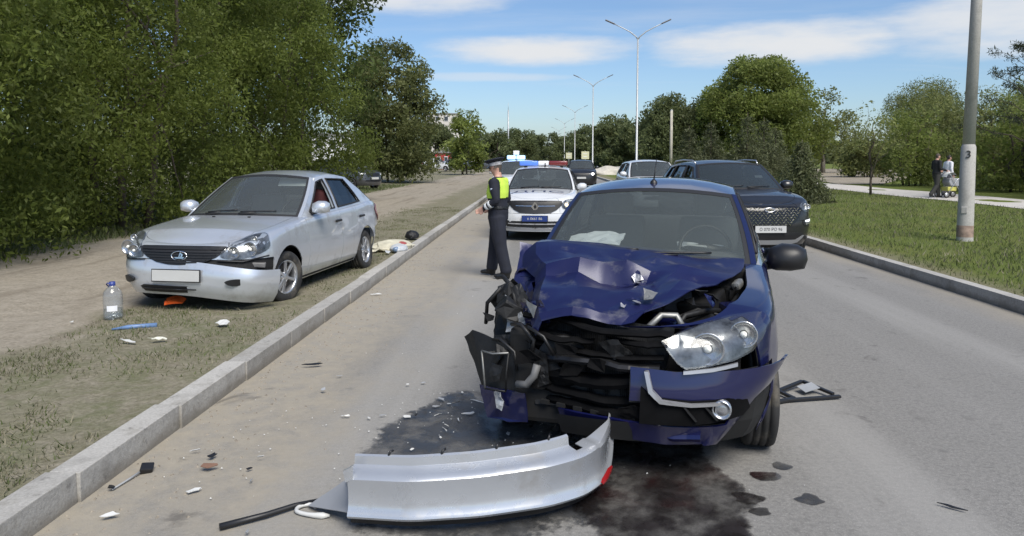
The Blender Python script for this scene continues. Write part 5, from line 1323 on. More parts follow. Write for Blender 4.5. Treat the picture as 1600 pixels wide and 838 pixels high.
tree('oak_tree', 'dark green tree rising above the end of the maple row', (-13.8, 40, .3), 14.5, 9.5, .24, L_DARK, base=.15, n_cl=80, per=620, trunk=.3, seed=21, clr=(.09, .17), hollow=.4)
tree('lilac_bush', 'big dark lilac bush beyond the silver car beside the dirt track', (-10.6, 50, .3), 9.0, 7.6, .20, L_LILAC, base=.03, n_cl=150, per=700, trunk=.14, seed=22, stems=4, clr=(.06, .13), hollow=.4, shape=.4, cat='bush', col=True)
tree('young_poplar', 'bright green young tree left of the police car by the dirt track', (-8.4, 76, .3), 6.3, 5.0, .26, L_YOUNG, base=.04, n_cl=55, per=520, trunk=.14, seed=23, stems=3, clr=(.07, .15), hollow=.35, shape=1.2, col=True)
# right side
tree('poplar_tree', 'big round crowned tree in the middle of the right background', (19.9, 72, .3), 10.4, 12.2, .25, L_YOUNG, base=.04, n_cl=190, per=640, trunk=.35, seed=31, clr=(.07, .14), hollow=.5, shape=.5, col=True)
tree('poplar_tree', 'shorter tree on the left shoulder of the big round tree', (13.6, 78, .3), 7.6, 9.5, .27, L_FAR, base=.06, n_cl=110, per=560, trunk=.3, seed=32, clr=(.08, .16), hollow=.5, shape=.6, col=True)
tree('birch_tree', 'pale loose tree on the right shoulder of the big round tree', (27.0, 74, .3), 8.2, 7.0, .24, L_WILLOW, base=.1, n_cl=55, per=420, trunk=.25, seed=33, clr=(.07, .14), hollow=.35, bark=M_BARK2)
R2 = random.Random(12)
for i, (x, y, h, w, lm, lb) in enumerate((
        (30.5, 60, 6.0, 7, L_WILLOW, 'low pale willow right of the sandy track'), (33.5, 52, 5.6, 7, L_WILLOW, 'willow bush behind the small sapling on the lawn'),
        (21.8, 36.5, 4.5, 6.0, L_WILLOW, 'bright willow bush behind the walking couple'), (26.2, 39, 6.0, 7.0, L_YOUNG, 'taller bush left of the walking couple'),
        (21.5, 29.5, 4.0, 5.5, L_YOUNG, 'dense bush right of the concrete pole by the path'), (24.0, 25.5, 4.6, 6.0, L_WILLOW, 'bush at the right edge of the picture beyond the path'),
        (30.0, 45, 6.6, 8.0, L_YOUNG, 'tall willow thicket in the middle of the right hedge'), (28, 33, 6.2, 7.0, L_WILLOW, 'willow standing behind the pine by the path'),
        (19.9, 41.5, 4.2, 5.0, L_YOUNG, 'bush at the corner of footpath and sandy track'), (20.3, 33.2, 4.0, 4.6, L_YOUNG, 'bush right behind the pram'), (19.6, 26.4, 3.2, 4.2, L_YOUNG, 'low bush close to the path at the right edge of the picture'),
        (36, 72, 8.0, 10, L_WILLOW, 'far willow at the end of the sandy track'), (42, 84, 9.0, 11, L_FAR, 'far dark tree behind the sandy track'), (27, 92, 7.5, 10, L_FAR, 'far tree filling the gap left of the sandy track'), (24.5, 58, 3.2, 5, L_WILLOW, 'low bush on the near side of the sandy track'), (48, 70, 9, 12, L_FAR, 'dark tree mass behind the willows at the right'))):
    tree('willow_bush', lb, (x, y, lz(x, y)), h, w, .13 if y < 45 else .19, lm, base=.02, n_cl=75, per=440, trunk=.10, seed=40 + i, group='willows beyond the footpath', cat='bush', stems=4, clr=(.06, .13), hollow=.4, shape=.9, droop=-.2, wid=.36, squash=1.0, col=True)
# sapling on the lawn
def sapling(x, y, h, seed, label):
    root = tree('sapling', label, (x, y, lz(x, y)), h, h * .85, .11, L_WILLOW, base=.35, n_cl=34, per=300, trunk=.055, seed=seed, clr=(.06, .13), hollow=.2, cat='tree', shape=1.2)
sapling(13.6, 31.8, 3.7, 51, 'thin young tree standing on the lawn before the footpath')
# pine by the pole
def pine(name, label, loc, h, seed):
    rs = np.random.RandomState(seed); root = thing(name, label, 'tree', loc); TV, TF = [], []
    def add(vf):
        o = len(TV); TV.extend(vf[0]); TF.extend([tuple(i + o for i in f) for f in vf[1]])
    add(limb((0, 0, -.1), (.1, .1, h * .97), .09, .02, rs, 8, .03)); cl = []
    for k in range(30):
        f = .30 + .68 * k / 30; a = k * 2.4 + rs.uniform(-.4, .4); L = h * .50 * (1 - f) ** .55 * rs.uniform(.6, 1.15) + .15; st = np.array((.1 * f, .1 * f, h * f)); tip = st + np.array((math.cos(a) * L, math.sin(a) * L, L * rs.uniform(.15, .55)))
        add(limb(st, tip, .028 * (1.2 - f), .008, rs, 4, .06))
        for q in (.45, .65, .85, 1.0):
            c = st + (tip - st) * q + rs.normal(size=3) * .05 + np.array([0, 0, .08]); cl.append((*c, rs.uniform(.13, .24), .15))
    V, F = leaf_arrays(clump_points(cl, 1900, rs), .11, -.5, .22, rs); bigmesh('crown', V, F, L_PINE, root); mesh('trunk', TV, TF, M_BARK, root, True)
pine('pine_tree', 'open branched young pine behind the concrete pole', (17.9, 28.4, .3), 5.9, 61)
def spruce(name, label, loc, h, w, seed, group):
    rs = np.random.RandomState(seed); root = thing(name, label, 'tree', loc, 0, group); cl = []
    tiers = 13
    for t in range(tiers):
        f = t / tiers; z = h * (.05 + .93 * f); r = w / 2 * (1 - f) ** .85 + .05; n = max(4, int(15 * (1 - f)))
        for k in range(n):
            a = 6.283 * k / n + t + rs.uniform(-.2, .2)
            for q in (.35, .65, .95): cl.append((math.cos(a) * r * q, math.sin(a) * r * q, z - r * q * .30 + rs.uniform(-.05, .05), .10 + .10 * r, .07 + .05 * r))
    V, F = leaf_arrays(clump_points(cl, 1100, rs), .15, .3, .25, rs); bigmesh('crown', V, F, L_SPRUCE, root)
    Vt, Ft = tube_vf([(0, 0, -.1), (0, 0, h * .98)], [.10, .01], 7); mesh('trunk', Vt, Ft, M_BARK, root, True)
SPR = [(8.3, 44, 3.6, 3.0, 'leftmost of the low spruces behind the white crossover'), (10.0, 46, 4.0, 3.2, 'second spruce from the left in the row behind the parked cars'), (11.4, 43, 4.3, 3.4, 'middle spruce of the row behind the black SUV'),
       (12.9, 45, 4.1, 3.3, 'spruce right of the middle in the row behind the black SUV'), (9.1, 27.0, 2.3, 2.1, 'small bushy spruce beside the right headlight of the black SUV'), (14.2, 47, 3.6, 3.0, 'rightmost spruce of the row above the black SUV')]
for i, (x, y, h, w, lb) in enumerate(SPR): spruce('spruce_tree', lb, (x, y, lz(x, y)), h, w, 70 + i, 'spruces on the lawn')
# far rows of trees
FARS = [(10.2, 118, 9.5, 9, 'round dark tree behind the second street lamp'), (13.6, 112, 8.5, 9, 'dark tree between the first and second street lamps'), (7.6, 140, 8.5, 9, 'far tree just right of the third street lamp'), (17.5, 118, 7.5, 9, 'far tree right of the first street lamp'), (6.2, 170, 8.5, 10, 'far tree behind the line of thin lamp posts'),
        (22.0, 110, 8, 10, 'far tree hidden behind the spruce row'), (-10.0, 150, 8, 9, 'far tree left of the tall mast'), (-6.5, 175, 9.5, 10, 'far tree just right of the tall mast'), (-15, 165, 8.5, 10, 'far tree behind the bright young tree'), (0.5, 190, 9.0, 10, 'far tree above the dark crossover'), (-3.5, 215, 9.5, 11, 'far tree in the gap where the road ends'), (-21, 140, 9, 10, 'far tree right of the lilac bush')]
for i, (x, y, h, w, lb) in enumerate(FARS):
    tree('roadside_tree', lb, (x, y, .2), h * .86, w, .42, L_FAR, base=.03, n_cl=50, per=620, trunk=.3, seed=80 + i, group='far trees along the road', clr=(.08, .15), hollow=.5, shape=.6, col=True)
# distant wood that reads as one mass
rs = np.random.RandomState(5); cl = []
for k in range(420):
    a = rs.uniform(-1.25, 1.25); d = rs.uniform(230, 330); h = rs.uniform(4, 9) + 3 * noise.noise(Vector((a * 9, 1, 2))); x = math.sin(a) * d; y = math.cos(a) * d
    if abs(x + 3) < 7 and y < 300: continue
    for q in (.3, .7, 1.0): cl.append((x + rs.uniform(-2, 2), y, h * q, rs.uniform(2.2, 3.6), 2.2))
V, F = leaf_arrays(clump_points(cl, 7, rs), 2.0, .2, .7, rs); o = bigmesh('distant_wood', V, F, L_FAR); o['kind'] = 'stuff'; o['label'] = 'distant strip of woodland along the horizon'; o['category'] = 'trees'
# ------------------------------------------------------------------ poles, lamps, signs
M_GALV = mat('galvanised_steel', (.42, .43, .43), .5, .5, var=.08)
def lamp(px_x, y, label, h=9.0, group='double arm street lamps along the right kerb'):
    root = thing('street_lamp', label, 'street lamp', (px_x, y, .12), 0, group)
    tube('pole', [(0, 0, -.1), (0, 0, 1.4), (0, 0, 1.42), (0, 0, h)], [.10, .095, .075, .045], M_GALV, root, 10)
    for sg in (-1, 1):
        pts = [(0, 0, h - .05), (sg * .12, 0, h + .12), (sg * .5, 0, h + .42), (sg * 1.0, 0, h + .68), (sg * 1.5, 0, h + .92)]
        a = tube('arm', pts, [.045, .04, .035, .03, .03], M_GALV, root, 7)
        bm = bmesh.new(); bbox(bm, (sg * 1.72, 0, h + 1.02), (.62, .22, .07), Euler((0, R(-24) * sg, 0)), .025); from_bm('lamp_head', bm, mat('lamp_grey', (.14, .14, .15), .5, .3), a)
LAMPS = [(5.55, 46.5, 'nearest double arm street lamp above the white crossover'), (4.62, 76, 'second street lamp, beside the dark crossover'), (4.35, 118, 'third street lamp, fainter, left of the second'),
         (3.55, 155, 'fourth street lamp in the receding line'), (3.0, 195, 'fifth street lamp in the receding line'), (2.6, 240, 'farthest street lamp in the receding line')]
for x, y, lb in LAMPS: lamp(x, y, lb)
root = thing('concrete_pole', 'thick grey concrete pole on the lawn at the right', 'pole', (8.05, 14.6, lz(8.05, 14.6)))
tube('shaft', [(0, 0, 1.80), (.04, 0, 5.2), (.06, 0, 9.5)], [.108, .092, .078], M_CONC, root, 20)
lathe('base_sleeve', [(.148, -.2), (.142, .4), (.128, 1.80), (.106, 1.86)], M_CONC, root, 20, 'z')
lathe('rust_band', [(.146, .08), (.1445, .30), (.141, .31)], mat('rust_stain', (.26, .19, .15), .9, var=.4, vscale=9), root, 20, 'z')
text_obj('pole_number', '3', .20, mat('stencil_black', (.03, .03, .03), .7), root, (-.06, -.120, 1.66), (R(90), 0, R(-26)), .008)
bm = bmesh.new(); bbox(bm, (-.08, -.09, .60), (.10, .06, .13), Euler((0, 0, R(-35))), .01); from_bm('junction_lid', bm, M_CONC, root)
root = thing('wooden_pole', 'plain pale pole rising above the spruces', 'pole', (9.9, 60, .2))
tube('shaft', [(0, 0, -.1), (0, 0, 5.4)], [.13, .10], mat('pale_wood', (.40, .37, .31), .9, var=.2), root, 10)
lathe('cap', [(.105, 5.4), (.11, 5.44), (.001, 5.48)], M_GALV, root, 10, 'z')
root = thing('tall_mast', 'thin tall mast left of the police car', 'mast', (-7.9, 150, .2))
tube('shaft', [(0, 0, -.1), (0, 0, 11.5)], [.22, .12], M_GALV, root, 8)
tube('antenna_rod', [(0, 0, 11.4), (0, 0, 13)], [.05, .03], M_GALV, root, 6)
for x, y, w, lb in ((5.7, 112, 1.15, 'square pale yellow road sign beside the dark crossover'), (3.6, 124, 1.0, 'pale yellow road sign left of the second street lamp')):
    root = thing('road_sign', lb, 'sign', (x, y, .1), 0, 'pale yellow road signs')
    tube('post', [(0, 0, -.1), (0, 0, 2.9)], .05, M_GALV, root, 8)
    bm = bmesh.new(); bbox(bm, (0, -.06, 2.25), (w, .03, w), None, .02); pl = from_bm('board', bm, mat('sign_yellow', (.60, .58, .38), .5), root)
    for dz in (-.2, .22): box('figure_bar', (0, -.085, 2.25 + dz), (w * .5, .01, .10), mat('sign_white', (.75, .75, .72), .5), pl)
# ------------------------------------------------------------------ buildings far left
def building(name, label, loc, rz, w, d, h, rows, cols, wall, face=('y',), roofm=None):
    root = thing(name, label, 'building', loc, rz)
    box('wall', (0, 0, h / 2), (w, d, h), wall, root); box('roof', (0, 0, h + .1), (w + .4, d + .4, .25), roofm or mat('roof_grey', (.2, .2, .2), .8), root)
    wm = mat('window_dark', (.04, .05, .06), .15); fm = mat('window_white', (.65, .65, .64), .5)
    for i in range(rows):
        for j in range(cols):
            x = -w / 2 + (j + .5) * w / cols; z = (i + .55) * h / rows
            f = box('window', (x, -d / 2 - .03, z), (w / cols * .5, .08, h / rows * .5), fm, root); box('pane', (x, -d / 2 - .075, z), (w / cols * .42, .03, h / rows * .42), wm, f)
    return root
building('white_building', 'white building showing through the gap between maple and lilac', (-23.6, 82, .1), R(10), 4.5, 6, 4.2, 2, 3, mat('white_render', (.72, .72, .70), .8, var=.05))
building('apartment_block', 'far pale apartment block right of the lilac bush', (-28.5, 200, .1), R(8), 9, 14, 13.5, 5, 4, mat('cream_render', (.55, .52, .47), .8, var=.08))
root = building('red_kiosk', 'small red kiosk beyond the far parked cars', (-15.7, 112, .1), 0, 2.2, 3, 2.6, 1, 2, mat('red_panel', (.40, .04, .04), .6))
# ------------------------------------------------------------------ people
def remesh_body(parts, vox=.009, smooth=8):
    """parts: list of (points, radii[(ra, rb)], side axis) elliptic tubes, fused into one skin"""
    bm = bmesh.new()
    for pts, rad, side in parts:
        pts = [Vector(p) for p in pts]; n = 14; rings = []
        ext_pts = pts; ext_r = rad
        for i, p in enumerate(ext_pts):
            d = (ext_pts[min(i + 1, len(pts) - 1)] - ext_pts[max(i - 1, 0)]).normalized(); a = Vector(side); a = (a - d * a.dot(d)).normalized(); b_ = d.cross(a)
            ra, rb = ext_r[i] if hasattr(ext_r[i], '__len__') else (ext_r[i], ext_r[i])
            rings.append([bm.verts.new(p + a * ra * math.cos(2 * math.pi * k / n) + b_ * rb * math.sin(2 * math.pi * k / n)) for k in range(n)])
        for r0, r1 in zip(rings, rings[1:]):
            for k in range(n): bm.faces.new((r0[k], r0[(k + 1) % n], r1[(k + 1) % n], r1[k]))
        for ring, e, s_ in ((rings[0], 0, -1), (rings[-1], -1, 1)):
            d = ((pts[1] - pts[0]) if e == 0 else (pts[-1] - pts[-2])).normalized() * s_; ra = min(rad[e]) if hasattr(rad[e], '__len__') else rad[e]
            mid = [bm.verts.new(v.co.lerp(pts[e], .35) + d * ra * .6) for v in ring]
            for k in range(n): bm.faces.new((ring[k], ring[(k + 1) % n], mid[(k + 1) % n], mid[k]))
            bm.faces.new(mid)
    bmesh.ops.recalc_face_normals(bm, faces=bm.faces)
    me = bpy.data.meshes.new('tmp'); bm.to_mesh(me); bm.free(); o = bpy.data.objects.new('tmp', me); COL.objects.link(o)
    r = o.modifiers.new('r', 'REMESH'); r.mode = 'VOXEL'; r.voxel_size = vox
    s_ = o.modifiers.new('s', 'SMOOTH'); s_.factor = .5; s_.iterations = smooth
    dg = bpy.context.evaluated_depsgraph_get(); out = bpy.data.meshes.new_from_object(o.evaluated_get(dg)); bpy.data.objects.remove(o); return out
def person(name, label, loc, rz, sex_h=1.75, arms=None, legs=None, head_pitch=.15, colour=None, mats=None, bulk=1., vox=.009, lean=0.):
    """faces local -Y; arms: {side: [shoulder, elbow, wrist]}; colour(v)->material index"""
    root = thing(name, label, 'person', loc, rz); k = sex_h / 1.75; X = (1, 0, 0); b = bulk
    parts = [([(0, .005, .86), (0, .01, .97), (0, .0, 1.10), (0, -.005 - lean * .3, 1.24), (0, .005 - lean * .6, 1.36), (0, .012 - lean, 1.44)], [(.165 * b, .125 * b), (.165 * b, .125 * b), (.152 * b, .118 * b), (.172 * b, .125 * b), (.185 * b, .115), (.11, .075)], X),
             ([(0, .012 - lean, 1.42), (0, -.005 - lean, 1.54)], [.06, .056], X)]
    hc = Vector((0, -.025 - lean, 1.60)); hr = Euler((head_pitch, 0, 0)).to_matrix()
    H = lambda x, y, z: hc + hr @ Vector((x, y, z))
    parts += [([H(0, -.02, -.085), H(0, -.012, -.04), H(0, 0, .02), H(0, .008, .07), H(0, .01, .10)], [(.048, .055), (.064, .078), (.075, .092), (.07, .088), (.045, .06)], X)]
    parts += [([H(0, -.09, .015), H(0, -.118, -.012), H(0, -.098, -.022)], [.008, .015, .012], X), ([H(0, -.075, -.055), H(0, -.086, -.056)], [(.022, .008), (.018, .006)], X)]
    for s_ in (1, -1):
        parts.append(([H(s_ * .072, .012, -.005), H(s_ * .086, .016, .0)], [(.012, .03), (.008, .026)], (0, 0, 1)))
        A = (arms or {}).get(s_) or [(s_ * .19, .0, 1.40), (s_ * .245, .03, 1.12), (s_ * .25, -.04, .88)]
        sh, el, wr = [Vector(a) for a in A]; sh = sh + Vector((0, -lean, 0))
        parts.append(([sh + Vector((-s_ * .06, 0, .01)), sh, sh.lerp(el, .5), el], [.07, .072 * b, .062 * b, .054], (0, 1, .3)))
        parts.append(([el, el.lerp(wr, .4), wr], [.054, .053, .042], (0, 1, .3)))
        d = (wr - el).normalized(); side = Vector((0, 1, 0)) if abs(d.y) < .8 else Vector((0, 0, 1)); side = (side - d * side.dot(d)).normalized(); up = d.cross(side)
        parts.append(([wr, wr + d * .05, wr + d * .10], [(.03, .02), (.042, .019), (.040, .015)], side))
        for q, L in enumerate((.065, .078, .074, .058)):
            o_ = side * (-.030 + .020 * q); p0 = wr + d * .095 + o_; cu = up * (-.018 * s_)
            parts.append(([p0, p0 + d * L * .5 + cu * .3, p0 + d * L * .85 + cu * 1.6], [.0105, .010, .0085], side))
        t0 = wr + d * .03 + side * (-.036); parts.append(([t0, t0 + d * .04 - side * .022, t0 + d * .075 - side * .022 + up * (-.012 * s_)], [.014, .012, .010], side))
        Lg = (legs or {}).get(s_) or [(s_ * .09, .005, .88), (s_ * .10, -.005, .48), (s_ * .105, .02, .085), (s_ * .12, -.14, .045)]
        hp, kn, an, to = [Vector(a) for a in Lg]
        parts.append(([hp, hp.lerp(kn, .5), kn, kn.lerp(an, .45), an + Vector((0, 0, .02))], [(.098 * b, .11 * b), (.092 * b, .10 * b), (.074 * b, .082 * b), (.070 * b, .078 * b), (.066 * b, .074 * b)], X))
        f = (to - an); f.z = 0
        parts.append(([an + Vector((0, .03, -.045)), an + Vector((0, 0, -.03)) + f * .3, to], [(.040, .040), (.044, .042), (.040, .028)], X))
    me = remesh_body(parts, vox)
    for v in me.vertices: v.co *= k
    me.materials.clear()
    for m in mats: me.materials.append(m)
    for p in me.polygons: p.use_smooth = True; p.material_index = colour(p.center / k)
    o = bpy.data.objects.new('body', me); link(o, root)
    def shell(nm, sel, m, off):
        bm = bmesh.new(); bm.from_mesh(me); bm.faces.ensure_lookup_table()
        bmesh.ops.delete(bm, geom=[f for f in bm.faces if not sel(f.calc_center_median() / k)], context='FACES'); bm.normal_update()
        for v in bm.verts: v.co += v.normal * off
        for f in bm.faces: f.material_index = 0
        bmesh.ops.solidify(bm, geom=list(bm.faces), thickness=off * .7)
        return from_bm(nm, bm, m, root, True)
    return root, o, shell, (lambda x, y, z: H(x, y, z) * k), hr
SKIN = mat('skin', (.50, .29, .22), .55, var=.08); NAVY = mat('navy_cloth', (.010, .012, .022), .85, var=.25, vscale=9, bump=.3, bscale=60)
HAIR = mat('short_hair', (.07, .055, .045), .8, var=.3, vscale=60); SHOE = mat('black_leather', (.012, .012, .012), .4); VISV = mat('hi_vis_lime', (.52, .72, .08), .7, var=.06, vscale=20)
REFT = mat('reflective_tape', (.72, .74, .75), .35); EYE = mat('eye_dark', (.02, .02, .02), .2)
def officer():
    arms = {1: [(.20, .02, 1.40), (.27, .09, 1.14), (.22, -.12, 1.03)], -1: [(-.20, .0, 1.40), (-.25, .06, 1.13), (-.16, -.14, 1.02)]}
    legs = {1: [(.095, .02, .88), (.12, .09, .48), (.14, .19, .085), (.16, .02, .045)], -1: [(-.095, -.01, .88), (-.11, -.09, .48), (-.13, -.15, .085), (-.15, -.32, .045)]}
    def col(c):
        if c.z < .095: return 2
        if c.z > 1.475 and abs(c.x) < .12: return 3 if (c.z > 1.60 and c.y > -.03) or (c.z > 1.54 and c.y > .035) else 0
        for s_ in (1, -1):
            wr = Vector(arms[s_][2])
            if (c - wr).length < .23 and c.y < wr.y - .012: return 0
        return 1
    root, body, shell, H, hr = person('person', 'traffic officer in navy uniform with lime yoke and peaked cap looking left', (-.70, 10.45, 0), R(-108), 1.70, arms, legs, .28, col, [SKIN, NAVY, SHOE, HAIR], 1.16, .010)
    shell('hi_vis_yoke', lambda c: 1.17 < c.z < 1.452 and abs(c.x) < .192 + .25 * max(0, c.z - 1.36) and not (c.y < -.06 and abs(c.x) < .02), VISV, .010)
    for s_ in (1, -1):
        el, wr = Vector(arms[s_][1]), Vector(arms[s_][2]); d = (wr - el)
        for a, b_ in ((.42, .58), (.70, .86)): shell('cuff_stripe', lambda c: a < (c - el).dot(d) / d.length_squared < b_ and ((c - el) - d * ((c - el).dot(d) / d.length_squared)).length < .08, REFT, .006)
    h = shell('sleeve_badge', lambda c: (c - Vector((.262, .03, 1.30))).length < .035, mat('badge_pale', (.45, .5, .6), .6), .006)
    # belt and holster
    shell('belt', lambda c: 1.01 < c.z < 1.05 and abs(c.x) < .18 and abs(c.y) < .15, SHOE, .008)
    # peaked cap: band, wide crown, visor, badge
    cap = bpy.data.objects.new('peaked_cap', None); link(cap, root); cap.location = H(0, .0, .045); cap.rotation_euler = (.28 - .06, 0, 0); cap.empty_display_size = .05
    ell = lambda r, z, fy=1.18: None
    def ov(nm, prof, m, fy=1.2):
        V, F = lathe_vf(prof, 28, 'z'); return mesh(nm, [(x, y * fy, z) for x, y, z in V], F, m, cap, True)
    ov('cap_band', [(.080, -.012), (.081, .035), (.078, .038)], mat('cap_band_grey', (.30, .30, .31), .7, var=.4, vscale=40))
    ov('cap_crown', [(.079, .034), (.105, .055), (.125, .072), (.122, .084), (.08, .092), (.001, .094)], NAVY)
    ov('cap_piping', [(.1255, .070), (.127, .073), (.1255, .076)], NAVY)
    V, F = [], []
    for i in range(13):
        a = R(200 + 140 * i / 12)
        for r, z in ((.080, .0), (.110, -.010), (.135, -.026)): V.append((r * .98 * math.cos(a), 1.2 * r * math.sin(a), z))
    for i in range(12):
        for q in range(2): F.append((i * 3 + q, i * 3 + q + 1, i * 3 + q + 4, i * 3 + q + 3))
    mesh('visor', V, F, mat('patent_black', (.008, .008, .008), .15), cap, True)
    for s_ in (1, -1):
        bm = bmesh.new(); bmesh.ops.create_icosphere(bm, subdivisions=2, radius=.011); e = from_bm('eye', bm, EYE, body, True); e.location = H(s_ * .032, -.078, .012)
officer()
def walker(name, label, loc, rz, top, bottom, h, hair, stroller=True, top_z=.92):
    arms = {s_: [(s_ * .19, .0, 1.40), (s_ * .235, .02, 1.14), (s_ * .20, -.26, 1.06)] for s_ in (1, -1)} if stroller else None
    legs = {1: [(.085, .0, .88), (.09, -.13, .49), (.095, -.16, .085), (.10, -.32, .045)], -1: [(-.085, .0, .88), (-.09, .04, .48), (-.095, .28, .11), (-.10, .14, .045)]}
    def col(c):
        if c.z < .09: return 2
        if c.z > 1.475 and abs(c.x) < .12: return 3 if (c.z > 1.63) or (c.z > 1.54 and c.y > .0) else 0
        if c.y < -.25 and c.z > .95 and stroller: return 0
        if not stroller and abs(c.x) > .2 and c.z < .88: return 0
        return 1 if c.z > top_z else 4
    root, body, shell, H, hr = person(name, label, loc, rz, h, arms, legs, .1, col, [SKIN, top, SHOE, hair, bottom], 1.05, .012)
    shell('shirt', lambda c: .93 < c.z < 1.0 and abs(c.x) < .18, top, .012)
    for s_ in (1, -1):
        bm = bmesh.new(); bmesh.ops.create_icosphere(bm, subdivisions=1, radius=.011); from_bm('eye', bm, EYE, body, True).location = H(s_ * .032, -.078, .012)
    return root
zp = lambda x, y: lz(x, y) + .016
walker('person', 'person in black top and dark trousers pushing a pram on the footpath', (14.95, 29.2, zp(14.95, 29.2)), R(98), mat('black_jersey', (.015, .015, .016), .85), mat('dark_trousers', (.03, .03, .028), .85), 1.72, HAIR)
walker('person', 'person in a white top walking beside the pram, half behind the pole', (15.75, 29.9, zp(15.75, 29.9)), R(98), mat('white_cotton', (.78, .78, .80), .8), mat('grey_leggings', (.12, .12, .13), .8), 1.64, mat('dark_hair', (.03, .022, .018), .6), False)
def pram(loc, rz):
    root = thing('pram', 'pale grey pram pushed by the person in black', 'pram', loc, rz); fm = mat('pram_frame', (.55, .56, .58), .35, .7)
    for s_ in (1, -1):
        tube('frame_bar', [(s_ * .25, .30, 1.03), (s_ * .25, .12, .80), (s_ * .25, -.30, .12)], .013, fm, root, 6); tube('frame_bar', [(s_ * .25, .30, .12), (s_ * .25, -.12, .72), (s_ * .24, -.40, .80)], .013, fm, root, 6)
        for y in (.32, -.32):
            w = lathe('wheel', [(.09, -.02), (.12, -.016), (.125, 0), (.12, .016), (.09, .02)], M_TYRE, root, 20); w.location = (s_ * .27, y, .125); lathe('hub', [(.001, .012), (.085, .012), (.085, -.012), (.001, -.012)], fm, w, 12)
    tube('handle', [(-.25, .30, 1.03), (-.2, .33, 1.05), (.2, .33, 1.05), (.25, .30, 1.03)], .015, M_BLACK, root, 6)
    prof = [(-.42, .62), (-.38, .50), (-.2, .44), (.12, .46), (.20, .60), (.16, .74), (-.40, .74)]
    prism('seat_tub', prof, -.21, .21, mat('pram_cloth', (.30, .31, .33), .9), root, 'x', .02)
    V, F = [], []
    for i in range(9):
        a = R(15 + 130 * i / 8)
        for j in range(7):
            t = -1 + j / 3; V.append((.21 * t, .14 - .05 + .26 * math.cos(a) * (1 - .15 * t * t), .72 + .28 * math.sin(a) * (1 - .1 * t * t)))
    for i in range(8):
        for j in range(6): F.append((i * 7 + j, i * 7 + j + 1, i * 7 + j + 8, i * 7 + j + 7))
    mesh('hood', V, F, mat('pram_hood', (.55, .56, .55), .9), root, True); bm = bmesh.new(); bbox(bm, (0, .05, .34), (.40, .36, .16), None, .03); from_bm('basket', bm, mat('basket_yellow', (.5, .48, .12), .8), root)
pram((15.42, 29.1, zp(15.3, 29.1)), R(98))
# ------------------------------------------------------------------ wreckage on the ground
def stain_mat(name, col, rough, red=0.):
    m, t, b = bsdf(name); p, s = pos_nodes(t)
    f = nz(t, p, 5., 6., .65, .6); g = nz(t, p, 90., 3.)
    c = mix(t, rng(t, f, .35, .7), col, tuple(q * 2.2 for q in col))
    if red: c = mix(t, rng(t, nz(t, p, 3.2, 4., .5, .4), .50, .72, 0, red), c, (.028, .008, .008))
    LK(t, c, b.inputs['Base Color']); LK(t, rng(t, f, .35, .65, rough, min(1, rough + .35)), b.inputs['Roughness']); bump(t, b, g, .25, .002)
    # ragged see-through rim where the wet film thins out
    vc = N(t, 'ShaderNodeVertexColor', layer_name='rim'); al = M_(t, 'ADD', vc.outputs[0], M_(t, 'MULTIPLY', M_(t, 'SUBTRACT', nz(t, p, 22., 6., .7), .5), .9))
    LK(t, M_(t, 'MULTIPLY', rng(t, al, .30, .58), rng(t, nz(t, p, 4., 6., .7), .32, .66, .35, .95)), b.inputs['Alpha']); return m
def stain(name, label, pts, m, z, n=6, amp=.05, seed=1):
    out = spl(pts, n); c = Vector((sum(a for a, _ in out) / len(out), sum(b for _, b in out) / len(out)))
    bm = bmesh.new(); rings = []
    for k, f in enumerate((1.04, .92, .78, .6, .3)):
        ring = []
        for i, (a, b_) in enumerate(out):
            d = Vector((a, b_)) - c; q = 1 + amp * 2.2 * noise.noise(Vector((a * 3, b_ * 3, seed))) + amp * 1.2 * noise.noise(Vector((a * 9, b_ * 9, seed)))
            v = c + d * f * q; ring.append(bm.verts.new((v.x, v.y, z)))
        rings.append(ring)
    L = bm.loops.layers.float_color.new('rim'); val = [0, .35, .7, 1, 1]; vv = {}
    for k, r in enumerate(rings):
        for v in r: vv[v] = val[k]
    cv = bm.verts.new((c.x, c.y, z)); vv[cv] = 1
    nn = len(out)
    for r0, r1 in zip(rings, rings[1:]):
        for i in range(nn): bm.faces.new((r0[i], r0[(i + 1) % nn], r1[(i + 1) % nn], r1[i]))
    for i in range(nn): bm.faces.new((rings[-1][i], rings[-1][(i + 1) % nn], cv))
    for f in bm.faces:
        for l in f.loops: q = vv[l.vert]; l[L] = (q, q, q, 1)
    o = from_bm(name, bm, m); tag(o, label, 'fluid stain'); o['kind'] = 'stuff'; return o
ST1 = stain_mat('coolant_wet', (.030, .031, .033), .30); ST2 = stain_mat('oil_wet', (.012, .010, .010), .10, .8); ST3 = stain_mat('drip_wet', (.03, .028, .026), .3)
stain('coolant_puddle', 'dark wet patch of coolant spreading left of the crushed bumper', [(-.98, 4.75), (-1.12, 4.2), (-1.02, 3.6), (-.95, 3.1), (-.3, 2.95), (.3, 3.3), (.6, 4.3), (.5, 5.4), (-.1, 5.6), (-.45, 5.15), (-.62, 5.35)], ST1, .005, 8, .06, 2)
stain('oil_puddle', 'dark reddish oil pool under the front of the blue car', [(.12, 3.55), (.22, 2.9), (.55, 2.75), (.95, 3.0), (.98, 3.45), (1.06, 3.75), (.94, 4.1), (.9, 4.7), (.3, 4.6), (.05, 4.2)], ST2, .009, 8, .09, 3)
